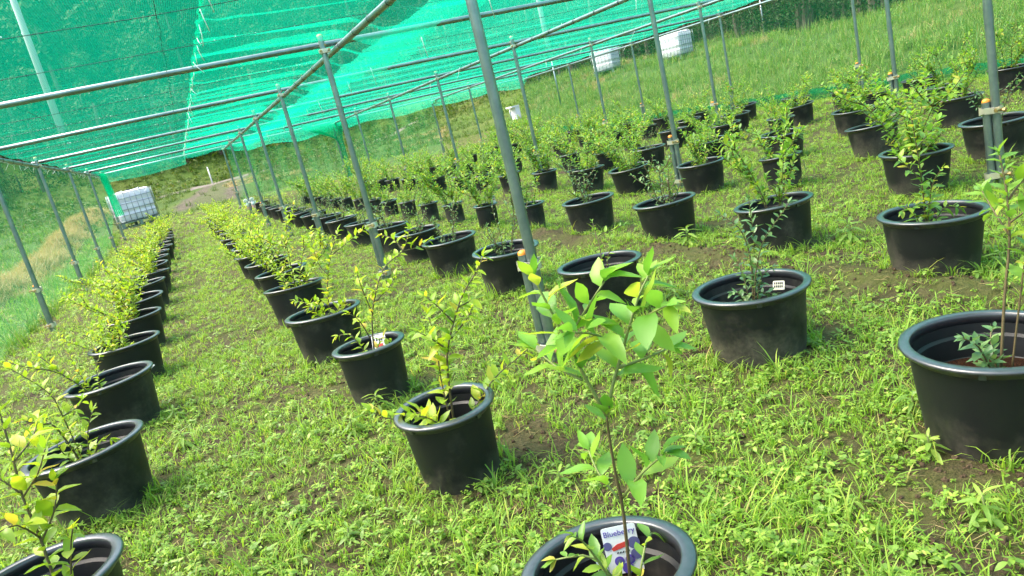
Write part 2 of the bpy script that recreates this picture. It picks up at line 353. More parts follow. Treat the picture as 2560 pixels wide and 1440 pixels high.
# stem polylines of the nearest bushes, metres from each pot base
STEMS = {
  '2a':[[(0.039,-0.017,0.274),(0.047,-0.038,0.396),(0.043,-0.054,0.496),(0.041,-0.07,0.592),(0.038,-0.086,0.641)],[(0.038,-0.086,0.641),(0.023,-0.077,0.704),(0.014,-0.071,0.747),(0.002,-0.064,0.806),(-0.008,-0.058,0.857),(-0.018,-0.051,0.906),(-0.024,-0.047,0.939)],[(0.014,-0.071,0.747),(0.004,-0.078,0.809),(0.035,-0.103,0.858),(0.073,-0.132,0.907)],[(0.038,-0.086,0.641),(0.061,-0.091,0.693),(0.08,-0.095,0.728),(0.106,-0.102,0.777),(0.129,-0.108,0.819),(0.153,-0.114,0.859),(0.174,-0.119,0.885)],[(0.08,-0.095,0.728),(0.131,-0.102,0.727),(0.184,-0.108,0.73)],[(0.117,-0.107,0.799),(0.126,-0.168,0.83),(0.131,-0.227,0.853)],[(0.095,-0.097,0.756),(0.033,-0.134,0.817),(-0.03,-0.17,0.85)],[(0.045,-0.037,0.438),(0.037,0.011,0.483),(0.045,0.051,0.52)],[(0.048,-0.038,0.433),(0.08,-0.084,0.493),(0.114,-0.131,0.539)],[(0.043,-0.019,0.293),(-0.037,-0.018,0.352),(-0.073,-0.037,0.407)],[(0.043,-0.019,0.293),(0.111,0.016,0.281),(0.171,0.054,0.258)],[(0.041,-0.018,0.283),(-0.016,0.003,0.306),(-0.095,0.035,0.329)],[(0.012,-0.072,0.723),(-0.007,-0.02,0.742),(-0.025,0.032,0.779)]],
  '2b':[[(0.016,-0.004,0.243),(0.046,-0.012,0.408),(0.075,-0.02,0.507),(0.116,-0.031,0.586),(0.163,-0.044,0.663),(0.219,-0.059,0.721),(0.263,-0.071,0.775)],[(0.006,-0.001,0.246),(0.019,0.007,0.382),(0.038,0.014,0.498),(0.043,0.024,0.617)],[(0.068,-0.019,0.479),(0.015,-0.049,0.549),(-0.033,-0.08,0.601)],[(0.11,-0.03,0.573),(0.078,-0.005,0.64),(0.052,0.018,0.683)],[(0.085,-0.023,0.519),(0.169,0.002,0.562),(0.214,0.036,0.588)],[(0.139,-0.037,0.624),(0.201,-0.047,0.636)],[(0.03,-0.007,0.238),(0.187,-0.026,0.31),(0.296,-0.033,0.359),(0.372,-0.032,0.388)],[(0.016,-0.004,0.243),(-0.073,0.032,0.276),(-0.176,0.072,0.281),(-0.238,0.101,0.329)],[(0.016,-0.004,0.243),(-0.066,-0.038,0.271),(-0.125,-0.077,0.322)]],
  '2c':[[(0.007,-0.001,0.272),(0.054,0.004,0.406),(0.133,0.003,0.572),(0.197,0.005,0.647),(0.294,0.002,0.692),(0.359,0.003,0.788)],[(0.007,-0.001,0.272),(-0.061,0.021,0.346),(-0.123,0.043,0.364)],[(0.018,-0.003,0.312),(-0.016,-0.021,0.424),(-0.057,-0.039,0.472)],[(0.063,0.002,0.425),(0.035,-0.05,0.589),(0.024,-0.105,0.661)],[(0.088,-0.002,0.481),(0.185,0.026,0.531),(0.239,0.062,0.575)],[(0.007,-0.001,0.272),(0.065,-0.014,0.298),(0.124,-0.027,0.258)],[(0.294,0.002,0.692),(0.378,0.014,0.687),(0.454,0.028,0.707)],[(0.294,0.002,0.692),(0.277,0.051,0.757),(0.235,0.104,0.787)]],
  '2d':[[(0.026,-0.003,0.286),(0.071,0.009,0.433),(0.143,0.017,0.625),(0.232,0.024,0.759)],[(0.026,-0.003,0.286),(-0.064,0.059,0.347),(-0.134,0.118,0.389)],[(0.026,-0.003,0.286),(-0.017,-0.011,0.369),(-0.075,-0.016,0.349)],[(0.1,0.005,0.505),(0.06,0.046,0.594),(0.061,0.083,0.752)],[(0.143,0.017,0.625),(0.29,-0.007,0.691),(0.395,-0.026,0.742)],[(0.026,-0.003,0.286),(0.135,0.037,0.312),(0.18,0.084,0.248)]],
  '1a':[[(0.059,0.018,0.27),(0.057,0.036,0.394),(0.055,0.054,0.53),(0.065,0.077,0.631),(0.072,0.098,0.734),(0.078,0.118,0.85)],[(0.08,0.024,0.256),(0.123,-0.014,0.347),(0.161,-0.052,0.425)],[(0.055,0.054,0.53),(0.119,0.028,0.588),(0.166,-0.003,0.654)],[(0.057,0.036,0.407),(0.033,-0.007,0.478),(-0.003,-0.053,0.492)],[(0.065,0.077,0.631),(0.111,0.149,0.663),(0.13,0.213,0.701)],[(0.057,0.036,0.394),(0.116,0.046,0.466),(0.147,0.047,0.542)],[(0.054,0.054,0.543),(0.029,0.062,0.589),(-0.0,0.07,0.625)]],
  '1b':[[(-0.031,-0.006,0.246),(-0.057,-0.027,0.416),(-0.099,-0.052,0.46),(-0.14,-0.076,0.502)],[(-0.031,-0.006,0.246),(-0.025,-0.004,0.452),(-0.038,-0.006,0.569),(-0.121,-0.022,0.713)],[(-0.018,-0.003,0.239),(0.031,-0.008,0.336),(0.086,-0.011,0.429)],[(-0.024,-0.005,0.243),(-0.068,-0.031,0.291),(-0.074,-0.051,0.356)],[(-0.025,-0.004,0.452),(0.03,0.017,0.461),(0.06,0.033,0.483)],[(-0.018,-0.003,0.239),(0.049,0.02,0.28),(0.094,0.039,0.274)]],
  '1c':[[(-0.094,-0.013,0.24),(-0.209,0.003,0.406),(-0.359,0.014,0.508),(-0.442,0.035,0.57)],[(-0.094,-0.013,0.24),(-0.044,0.016,0.366),(-0.007,0.043,0.422)],[(-0.094,-0.013,0.24),(-0.136,0.032,0.384),(-0.145,0.083,0.501)],[(-0.209,0.003,0.406),(-0.263,0.038,0.504),(-0.31,0.074,0.562)]],
  '3a':[[(0.012,-0.017,0.22),(0.045,-0.013,0.406),(0.081,-0.013,0.574),(0.105,0.004,0.707),(0.123,0.03,0.807)],[(0.032,-0.045,0.219),(0.063,-0.054,0.465),(0.094,-0.062,0.62)],[(0.007,-0.01,0.22),(-0.052,0.004,0.289),(-0.106,0.011,0.331)],[(0.012,-0.017,0.22),(0.034,0.027,0.278),(0.077,0.042,0.299)],[(0.081,-0.013,0.586),(0.108,0.045,0.647),(0.14,0.098,0.698)],[(0.107,0.001,0.684),(0.172,-0.006,0.736),(0.228,-0.001,0.769)],[(0.081,-0.014,0.621),(0.118,-0.051,0.659),(0.146,-0.077,0.674)]],
  '3b':[[(-0.009,0.007,0.221),(0.02,-0.0,0.339),(0.028,0.01,0.46),(0.018,0.035,0.549),(-0.023,0.086,0.611)],[(-0.002,0.002,0.219),(0.011,-0.031,0.345),(0.035,-0.074,0.481),(0.068,-0.124,0.56),(0.105,-0.177,0.634)],[(-0.015,0.012,0.222),(0.011,0.043,0.319),(0.015,0.091,0.403)],[(0.004,-0.003,0.218),(0.04,-0.022,0.317),(0.088,-0.05,0.359)],[(-0.015,0.012,0.222),(-0.052,0.009,0.271),(-0.091,0.009,0.293)],[(0.049,-0.007,0.455),(0.018,-0.05,0.553),(-0.014,-0.091,0.681)],[(-0.002,0.002,0.219),(0.061,0.005,0.244),(0.138,-0.004,0.211)]],
  '3c':[[(0.01,-0.005,0.237),(0.038,0.024,0.358),(0.052,0.061,0.436),(0.066,0.098,0.515)],[(0.01,-0.005,0.237),(0.028,-0.071,0.333),(0.03,-0.129,0.384)],[(0.052,0.061,0.436),(0.155,0.046,0.443),(0.239,0.041,0.456)]],
  '4a':[[(-0.021,0.027,0.268),(-0.027,0.023,0.461),(-0.039,0.027,0.622),(-0.054,0.035,0.78)],[(-0.027,0.034,0.27),(-0.031,-0.029,0.422),(-0.034,-0.093,0.519)],[(-0.027,0.023,0.461),(-0.088,0.062,0.557),(-0.131,0.076,0.607)],[(-0.021,0.027,0.268),(0.054,-0.017,0.3),(0.121,-0.051,0.292)],[(-0.039,0.027,0.622),(0.031,0.009,0.682),(0.09,0.006,0.727)],[(-0.021,0.027,0.268),(-0.098,0.037,0.34),(-0.162,0.031,0.337)]],
}

# ------------------------------------------------------------------ words for labels
ORD = ['', 'first', 'second', 'third', 'fourth', 'fifth', 'sixth', 'seventh', 'eighth', 'ninth', 'tenth', 'eleventh', 'twelfth', 'thirteenth',
       'fourteenth', 'fifteenth', 'sixteenth', 'seventeenth', 'eighteenth', 'nineteenth', 'twentieth']

# ------------------------------------------------------------------ pipe frame
PX = [-1.82, 1.52, 4.90, 8.30, 11.65]
PY = [3.25, 6.72, 10.12, 13.6, 17.1, 20.6, 24.1]
PR = .0262
ZB, ZC, ZT = 2.09, 2.15, 2.215
PLACE = ['post along the left net wall', 'post between the second and third pot rows', 'post beside the fifth pot row',
         'post between the seventh and eighth pot rows', 'post at the foot of the grassy bank']
def ring_mesh():
    b = MB(); b.lathe([(PR+.001, -.004), (PR+.004, -.003), (PR+.004, .003), (PR+.001, .004)], 12); return b.mesh('tie', M['wire'])
RING = ring_mesh()
def clamp_mesh():
    # band round post and stake together, with hinged flap and lug
    b = MB(); c = Vector((-.011, .024, 0)); d = Vector((-.022, .048, 0)).normalized(); n = Vector((-d.y, d.x, 0)); R1 = PR+.005; L = .030; N = 20
    for z in (-.017, .017):
        for k in range(N):
            t = 2*math.pi*k/N; p = d*math.cos(t)*R1 + n*math.sin(t)*R1
            p += d*(L if math.cos(t) > 0 else -L); p += c; b.v.append((p.x, p.y, z*(1+.25*math.sin(3*t))))
    b.f = [(k, (k+1) % N, N+(k+1) % N, N+k) for k in range(N)]; b.mi = [0]*N
    for k in range(2): b.box(c + n*(-R1-.004) + d*(.02-.04*k), (.030, .014, .040), 0, Matrix.Rotation(math.atan2(d.y, d.x), 3, 'Z'))
    b.box(c + n*(R1+.003), (.05, .010, .030), 0, Matrix.Rotation(math.atan2(d.y, d.x), 3, 'Z'))
    return sharp(b.mesh('clamp', M['zinc']))
def top_clamp_mesh():
    b = MB(); b.lathe([(PR+.001, -.02), (PR+.007, -.018), (PR+.007, .018), (PR+.001, .02)], 14)
    b.box((.03, -.02, .0), (.045, .04, .034)); b.box((.0, .034, .05), (.034, .024, .05)); b.box((-.034, -.012, .0), (.02, .03, .03))
    return sharp(b.mesh('coupler', M['zinc']))
def one_bolt(p, q):
    b = MB(); d = (Vector(p)-Vector(q)).normalized(); p = Vector(p)
    b.tube([q, p-d*.001, p, p+d*.011, p+d*.012], [.006, .006, .011, .011, .006], 6); return b.mesh('bolt', M['brass'], False)
TB = [one_bolt(p, q) for p, q in (((.035, -.06, 0), (.035, -.02, 0)), ((-.036, -.05, 0), (-.036, -.01, 0)), ((.02, -.01, .05), (.02, .04, .065)))]
CL, TC = clamp_mesh(), top_clamp_mesh()
BO = [one_bolt((-.02, -.062, 0), (-.02, -.015, 0)), one_bolt((-.058, -.045, .006), (-.005, -.042, .006))]
def stake_cap_mesh():
    b = MB(); b.lathe([(.024, -.035), (.029, -.03), (.029, .015), (.022, .03), (.010, .036), (.001, .037)], 12); return b.mesh('stake_cap', M['orange'])
SC = stake_cap_mesh()
def tube_mesh(a, c, r=PR, n=14):
    b = MB(); b.tube([a, c], r, n); return sharp(b.mesh('tube', M['galv']))
TUBE = tube_mesh((0, 0, -.05), (0, 0, ZT)); STAKE = tube_mesh((0, 0, -.05), (0, 0, .56)); SLEEVE = tube_mesh((0, 0, 1.05), (0, 0, 1.16), PR+.002)
CAPM = MB(); CAPM.lathe([(PR+.003, -.01), (PR+.004, .015), (PR*.7, .03), (.001, .035)], 12); CAPM = CAPM.mesh('end_cap', M['capy'])
SKIP = {(3, 0), (4, 0), (4, 1), (0, 0)}
for i, x in enumerate(PX):
    for j, y in enumerate(PY):
        if (i, j) in SKIP: continue
        px, py = x, y
        if (i, j) == (1, 0): px, py = 1.42, 3.25
        if (i, j) == (1, 1): px = 1.47
        z = gz(px, py)
        p = empty('steel_post', (px, py, z))
        rank = ORD[len(PY)-j]
        tag(p, f'galvanised steel {PLACE[i]}, {rank} from the far end', 'post', 'posts of the net house frame')
        zs = (ZT-z)/ZT
        t = obj('tube', TUBE, p); t.scale = (1, 1, zs)
        s = obj('ground_stake', STAKE, p); s.location = (-.022, .048, 0)
        for zc in (.515+U(-.02, .02), .075):
            c = obj('clamp', CL, p); c.location = (0, 0, zc); c.rotation_euler = (U(-.08, .08), U(-.08, .08), U(-.1, .1)); c.scale = (1.12, 1.12, 1.35)
            [obj('bolt', q, c) for q in BO]
        c = obj('coupler', TC, p); c.location = (0, 0, ZB-z); [obj('bolt', q, c) for q in TB]
        k = obj('end_cap', CAPM, p); k.location = (0, 0, ZT-z); k.scale = (.9, .9, .6)
        if (i >= 2 and j <= 5) or (i, j) in ((1, 0), (0, 2), (0, 3), (1, 4)):
            k = obj('stake_cap', SC, p); k.location = (-.022, .048, .56); k.scale = (.85, .85, .62)
            tag(k, 'orange plastic cap on the stake')
        k = obj('joint_sleeve', SLEEVE, p)
BEAMN = ['along the top of the left net wall', 'over the posts between second and third pot rows', 'over the posts of the fifth pot row',
         'over the posts between seventh and eighth pot rows', 'along the roof edge by the grassy bank']
for i, x in enumerate(PX):
    bx = x + (.056 if i else -.0)
    b = MB(); ya = -3.0 if i else 1.0
    pts = [(bx, ya, ZB)] + [(bx + U(-.006, .006), y, ZB+U(-.006, .006)) for y in PY] + [(bx, 24.35, ZB)]
    b.tube(pts, PR, 12); o = b.build('roof_beam', M['galv']); tag(o, f'galvanised steel roof beam running lengthwise {BEAMN[i]}', 'beam', 'lengthwise roof beams')
    y = 3.6
    while i < 3 and y < 23.8:
        r_ = obj('tie', RING, o); r_.location = (bx, y, ZB); r_.rotation_euler = (R(90)+U(-.1, .1), 0, 0)
        r_.scale = (1.03, 1.03, 1.3); y += U(.45, .7)
for j, y in enumerate(PY):
    b = MB(); yy = y + .056
    pts = [(-1.9, yy, ZC)] + [(x, yy+U(-.004, .004), ZC + U(-.008, .008)) for x in (-.1, 1.52, 3.2, 4.9, 6.6, 8.3, 10, 11.65)] + [(11.8, yy, ZC)]
    b.tube(pts, PR*.93, 12)
    tag(b.build('cross_pipe', M['galv']), f'galvanised steel roof pipe running crosswise, {ORD[7-j]} from the far end', 'pipe', 'crosswise roof pipes')
# support wires between the pipes
k = 0
drops = MB()
for a in range(-1, 6):
    for q in (1, 2):
        y = 3.3 + a*3.47 + q*1.157
        if y > 23.9: continue
        b = MB(); n = 14; pts = []
        for m in range(n+1):
            x = -1.85 + 13.6*m/n; pts.append((x, y + .02*math.sin(m*2.1+y), 2.165 - .02*math.sin(math.pi*((x+1.82) % 3.37)/3.37)))
        b.tube(pts, .0022, 5); k += 1
        tag(b.build('support_wire', M['wire']), f'thin dark roof-net wire, {"first" if q == 2 else "second"} towards the open end from the {ORD[6-a]} crosswise pipe', 'wire', 'wires under the roof net')
        x = -1.8
        while x < 1.5:
            x += random.expovariate(9)
            if noise.noise(Vector((x*.8, y, 2))) > -.05: drops.ball((x, y, 2.157), .0042, 6, 4)
for y in PY[1:5]:
    x = -1.7
    while x < 3:
        x += random.expovariate(4.5); drops.ball((x, y+.056, ZC-PR*.93-.003), .0045, 6, 4)
t = NT('water_drop'); gl = t.bsdf((.95, .97, .96), .05, 0, 1); gl.inputs['Transmission Weight'].default_value = .55; gl.inputs['IOR'].default_value = 1.33
tag(drops.build('water_drops', t.fin(gl)), 'rain drops hanging under the wires and pipes', 'drops', kind='stuff')
for i, x in enumerate((-1.0, .15)):
    b = MB(); b.tube([(x, 2, 2.175), (x+.1, 12, 2.17), (x+.05, 24.2, 2.175)], .002, 5)
    tag(b.build('support_wire', M['wire']), ('thin dark wire running lengthwise under the roof net near the left wall', 'thin dark wire running lengthwise under the roof net beside the laced seam')[i], 'wire')

# ------------------------------------------------------------------ nets
def N3(x, y, z): return noise.noise(Vector((x, y, z)))
def sheet(name, mat, us, vs, fn, parent=None):
    b = MB(); n = len(us); b.v = [fn(u, v) for v in vs for u in us]
    b.f = [(j*n+i, j*n+i+1, (j+1)*n+i+1, (j+1)*n+i) for j in range(len(vs)-1) for i in range(n-1)]; b.mi = [0]*len(b.f)
    return b.build(name, mat, parent)
def lin(a, b, n): return [a+(b-a)*i/n for i in range(n+1)]
def roof(x, y):
    ph = ((y-3.306) % 1.157)/1.157
    z = 2.188 - .040*math.sin(math.pi*ph)**1.5*(.7+.6*N3(x*.5, y*.4, 1))
    am = .010 + .004*sst(.3, .6, x)
    z += am*N3(x*1.3, y*6, 4) + .5*am*N3(x*4, y*15, 8)
    if y > 23.6: z -= .30*sst(23.6, 24.3, y)*(1+.5*N3(x*.9, 1, 1))      # front edge droops past the last pipe
    return (x, y, z)
rl = sheet('roof_net', M['net'], lin(-1.88, .43, 22), lin(-4, 24.34, 520), roof)
tag(rl, 'green translucent net stretched taut over the roof from the left wall to the laced seam', 'net')
rn = sheet('roof_net', M['net_pale'], lin(2.15, 11.78, 80), lin(-4, 24.34, 520), roof)
tag(rn, 'wide pale green roof net between the loose folds and the grassy bank', 'net')
def fold(x, y):
    u = (x-.41)/2.0
    ph = ((y-3.306) % 3.47)/3.47
    z = 2.225 - .13*sst(1.64, 1.98, x) - .05*math.sin(math.pi*ph)*(.5+u*.6)
    wob = y*8.2 + 3.2*N3(x*.5, y*.25, 2) + .9*x
    am = .066*(.65 + .6*N3(x*.4, y*.6, 7))*(.6+.5*u)
    z += am*(1-2*abs(math.sin(wob*.5))**.8) + .4*am*math.sin(wob*2.3+x*3) + .012*N3(x*8, y*5, 3)*math.exp(-abs(x-.41)*6)*3
    if y > 23.5: z -= .16*sst(23.5, 24.3, y)*(1+.4*N3(x*2, 1, 1))
    xx = x + .12*math.sin(math.pi*ph*2)*u + .05*N3(0, y*2, 3)*u
    return (xx, y, z)
fn_ = sheet('folded_net', M['net_fold'], lin(.41, 2.45, 34), lin(-4, 24.3, 900), fold)
tag(fn_, 'green roof net lying in loose folds beside the laced seam', 'net')
# lacing and white ties along the seam
seam = MB(); pts = []
for i in range(240):
    y = 2.5+i*.09; pts.append((.41+.012*math.sin(i*1.7), y, 2.185+.012*math.sin(i*.9)))
seam.tube(pts, .006, 5); seam.build('seam_cord', M['net_bunch'], fn_)
def tie_mesh(seed):
    rr = random.Random(seed); b = MB(); a = rr.uniform(0, 6.3); l = rr.uniform(.06, .13)
    pts = [Vector((0, 0, .01)), Vector((.01*math.cos(a), .01*math.sin(a), -l*.4)), Vector((.035*math.cos(a), .035*math.sin(a), -l))]
    b.tube(pts, [.0035, .003, .0025], 5); return b.mesh('white_tie', M['tie'])
TIES = [tie_mesh(s) for s in range(6)]
y = 4.2
while y < 23.5:
    o = obj('white_tie', random.choice(TIES), fn_); o.location = (.42+U(-.01, .01), y, 2.18); o.rotation_euler = (U(-.5, .5), U(-.5, .5), U(0, 6)); y += U(.25, .55)
for y in (5.2, 6.9, 8.7, 10.4, 12.2, 13.9, 15.8, 17.5, 19.4, 21.1):
    x, _, z = fold(2.42, y); o = obj('white_tie', random.choice(TIES), fn_); o.location = (x, y, z); o.scale = (1.2, 1.2, 1.5)
for x in PX[2:]:
    y = 7
    while y < 23.5:
        o = obj('white_tie', random.choice(TIES), rn); o.location = (x+.05, y, ZB+.02); o.rotation_euler = (U(-.6, .6), U(-.6, .6), U(0, 6)); o.scale = (1, 1, 1.5); y += U(1.2, 2.2)
y = 8
while y < 24:
    o = obj('white_tie', random.choice(TIES), rn); o.location = (PX[0], y, ZB-.01); o.rotation_euler = (U(-1, 1), U(-1, 1), U(0, 6)); o.scale = (.8, .8, .9); y += U(.12, .4)
# wall nets
def lwall(y, z): return (-1.89 - .03*N3(y*1.2, z*.8, 2) - .015*math.sin(y*9+z*2)*(.5+.5*N3(y, z, 9)) - .25*(1-sst(0, .5, z)), y, z*2.1 + gz(-1.9, y)*(1-z))
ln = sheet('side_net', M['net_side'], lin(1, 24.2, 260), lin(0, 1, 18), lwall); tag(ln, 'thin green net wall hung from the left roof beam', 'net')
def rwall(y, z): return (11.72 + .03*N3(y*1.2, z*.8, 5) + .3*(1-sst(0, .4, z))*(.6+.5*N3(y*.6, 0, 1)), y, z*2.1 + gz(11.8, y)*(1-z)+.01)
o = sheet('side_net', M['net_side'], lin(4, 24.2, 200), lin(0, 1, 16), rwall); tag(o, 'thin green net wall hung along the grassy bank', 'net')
def bunch(y, t):
    a = t*2*math.pi*.9; r_ = .13*(1+.4*N3(y*2.2, t*3, 0))
    return (11.85 + r_*1.5*math.cos(a), y, gz(11.9, y) + .10 + r_*math.sin(a)*.9)
o = sheet('net_roll', M['net_roll'], lin(5, 24, 160), lin(0, 1, 12), bunch); tag(o, 'gathered green net lying rolled along the foot of the grassy bank', 'net')
def endn(x, z):
    u = (x-1.6)/3.4; lo = .12 + .35*N3(x*.8, 0, 4)**2
    top = 2.05 - .22*math.sin(math.pi*u)
    return (x, 24.22 + .06*math.sin(x*14+z)*(.4+.6*z) + .05*N3(x*2, z*2, 1), gz(x, 24.2)*(1-z) + lo*(1-z) + top*z)
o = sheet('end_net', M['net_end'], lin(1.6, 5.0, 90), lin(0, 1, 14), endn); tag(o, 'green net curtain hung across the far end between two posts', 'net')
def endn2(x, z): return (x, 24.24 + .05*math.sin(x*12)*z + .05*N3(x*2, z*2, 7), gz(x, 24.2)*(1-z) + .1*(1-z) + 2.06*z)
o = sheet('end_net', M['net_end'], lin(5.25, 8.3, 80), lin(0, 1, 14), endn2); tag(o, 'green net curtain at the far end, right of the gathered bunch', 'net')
def gath(t, z):
    a = t*2*math.pi; r_ = (.05 + .42*sst(.55, 1, z)**1.6)*(1+.25*math.sin(9*a)); 
    return (5.0 - .35*sst(.6, 1, z) + r_*math.cos(a)*1.3, 24.05 + r_*.3*math.sin(a), gz(5, 24)+.15 + z*1.85)
o = sheet('tied_curtain', M['net_bunch'], lin(0, 1, 60), lin(0, 1, 20), gath); tag(o, 'dense green net curtain gathered and tied to a far post', 'net')
def gath2(t, z):
    return (-1.72 + 0.07*math.sin(t*30)*(.3+.7*z) + .16*t*(1-z), 22.6 + t*.8, gz(-1.7, 23)+.75*(1-z)+.05 + z*1.95)
o = sheet('tied_curtain', M['net_bunch'], lin(0, 1, 120), lin(0, 1, 12), gath2); tag(o, 'bright green net bunched in the corner near the white tank', 'net')

# ------------------------------------------------------------------ leaves and plants
def leaf_mesh(name, mat, wid=.40, fold=.10, curl=.16, tip=1.0):
    rows = [(0, .02), (.22, .72), (.48, 1.0), (.75, .70), (1, 0)]
    b = MB(); n = 0
    for t, wv in rows:
        z = -curl*t*t + .04*math.sin(t*6); x = wid/2*wv
        if t in (0, 1): b.v.append((0, t, z))
        else: b.v += [(-x, t, z+fold*wv*.6), (0, t, z), (x, t, z+fold*wv*.6)]
    b.f = [(0, 2, 1), (0, 3, 2), (1, 2, 5, 4), (2, 3, 6, 5), (4, 5, 8, 7), (5, 6, 9, 8), (7, 8, 10), (8, 9, 10)]; b.mi = [0]*8
    return b.mesh(name, mat)
def leaf_set(mat): return [leaf_mesh('leaf', mat, .46, .10, .12), leaf_mesh('leaf', mat, .54, .16, .30), leaf_mesh('leaf', mat, .40, .05, .05), leaf_mesh('leaf', mat, .48, .20, .42)]
LEAF = {k: leaf_set(M[k]) for k in ('leaf_yellow', 'leaf_green', 'leaf_blue', 'leaf_big')}
def leaf_mx(p, d, size):
    d = d.normalized(); z = Vector((U(-.35, .35), U(-.35, .35), 1)); z = (z-d*z.dot(d))
    if z.length < .1: z = Vector((1, 0, 0)) - d*d.x
    z.normalize(); x = d.cross(z)
    m = Matrix((x, d, z)).transposed().to_4x4(); m.translation = p
    return m @ Matrix.Diagonal((size*U(.85, 1.1), size, size, 1))
def leaves_on(pts, size, frm, gap, rng_tip=3):
    """leaf transforms along a stem polyline"""
    out = []; pts = [Vector(p) for p in pts]; L = [0]
    for a, b in zip(pts, pts[1:]): L.append(L[-1]+(b-a).length)
    s = L[-1]*frm; ang = U(0, 6)
    def at(s):
        for i in range(len(pts)-1):
            if s <= L[i+1] or i == len(pts)-2:
                t = (s-L[i])/max(1e-6, L[i+1]-L[i]); return pts[i].lerp(pts[i+1], t), (pts[i+1]-pts[i]).normalized()
    while s < L[-1]:
        p, d = at(s); ang += 2.4 + U(-.4, .4)
        a = d.orthogonal().normalized(); b = d.cross(a); rad = a*math.cos(ang)+b*math.sin(ang)
        dr = d*U(.3, .8) + rad + Vector((0, 0, .25)); f = .65+.5*math.sin(math.pi*min(1, .25+.75*s/L[-1]))
        out.append(leaf_mx(p, dr, size*U(.75, 1.1)*f)); s += gap*U(.7, 1.3)
    p, d = at(L[-1])
    for i in range(rng_tip):
        a = d.orthogonal().normalized(); b = d.cross(a); t = i*2.1+U(0, 1)
        out.append(leaf_mx(p, d + (a*math.cos(t)+b*math.sin(t))*U(.25, .6), size*U(.5, .85)))
    return out
def smooth_pts(pts, k=3):
    pts = [Vector(p) for p in pts]; out = []
    for i in range(len(pts)-1):
        p0, p1, p2, p3 = pts[max(i-1, 0)], pts[i], pts[i+1], pts[min(i+2, len(pts)-1)]
        for j in range(k):
            t = j/k; out.append(.5*((2*p1)+(p2-p0)*t+(2*p0-5*p1+4*p2-p3)*t*t+(3*p1-p0-3*p2+p3)*t**3))
    return out+[pts[-1]]
SOILZ = .165
def rand_stems(kind, bias=(0, 0)):
    """polyline stems of one bush, pot-local"""
    st = []
    H, n, spread = {'low': (.36, 5, .9), 'mid': (.46, 4, .55), 'tall': (.54, 6, .55), 'twig': (.34, 3, .4)}[kind]
    for i in range(n + random.randint(-1, 2)):
        a = U(0, 6.283); h = H*U(.55, 1.15); sp = spread*U(.4, 1.1)*h
        b0 = Vector((.03*math.cos(a), .03*math.sin(a), SOILZ-.02))
        pts = [b0 + Vector((math.cos(a)*sp*t**1.3 + U(-.02, .02)*t, math.sin(a)*sp*t**1.3 + U(-.02, .02)*t, (h+.08)*t)) for t in (0, .3, .6, .85, 1)]
        pts = [p + Vector((bias[0], bias[1], 0))*max(0, (p.z-SOILZ)/max(.1, h))**1.2*h for p in pts]
        st.append(pts)
        for q in range(random.randint(2, 4)):
            t = random.randint(1, 3); a2 = a + U(-1.8, 1.8); l = h*U(.25, .5)
            st.append([pts[t], pts[t]+Vector((math.cos(a2)*l*.5, math.sin(a2)*l*.5, l*.35)), pts[t]+Vector((math.cos(a2)*l*.9, math.sin(a2)*l*.9, l*.85))])
    return st
def bush_meshes(kind, mat, size, gap, frm, bias=(0, 0)):
    st = rand_stems(kind, bias); sb = MB(); fb = MB()
    for s in st:
        sp = smooth_pts(s, 2); n = len(sp); sb.tube(sp, [.0042*(1-.6*i/n) for i in range(n)], 5)
        for m in leaves_on(s, size, frm, gap):
            lm = random.choice(LEAF[mat]); fb.add([m @ v.co for v in lm.vertices], [tuple(p.vertices) for p in lm.polygons])
    return sb.mesh('stems', M['stem']), fb.mesh('foliage', M[mat])
BUSH = {'low': [bush_meshes('low', 'leaf_yellow', .054, .0125, .15, (-.75, -.15)) for _ in range(6)],
        'mid': [bush_meshes('mid', 'leaf_yellow', .052, .0135, .18, (.1, 0)) for _ in range(6)],
        'green': [bush_meshes('mid', 'leaf_green', .056, .0125, .2) for _ in range(5)],
        'tall': [bush_meshes('tall', 'leaf_green', .054, .012, .2) for _ in range(6)],
        'twig': [bush_meshes('twig', 'leaf_blue', .036, .022, .2) for _ in range(4)]}

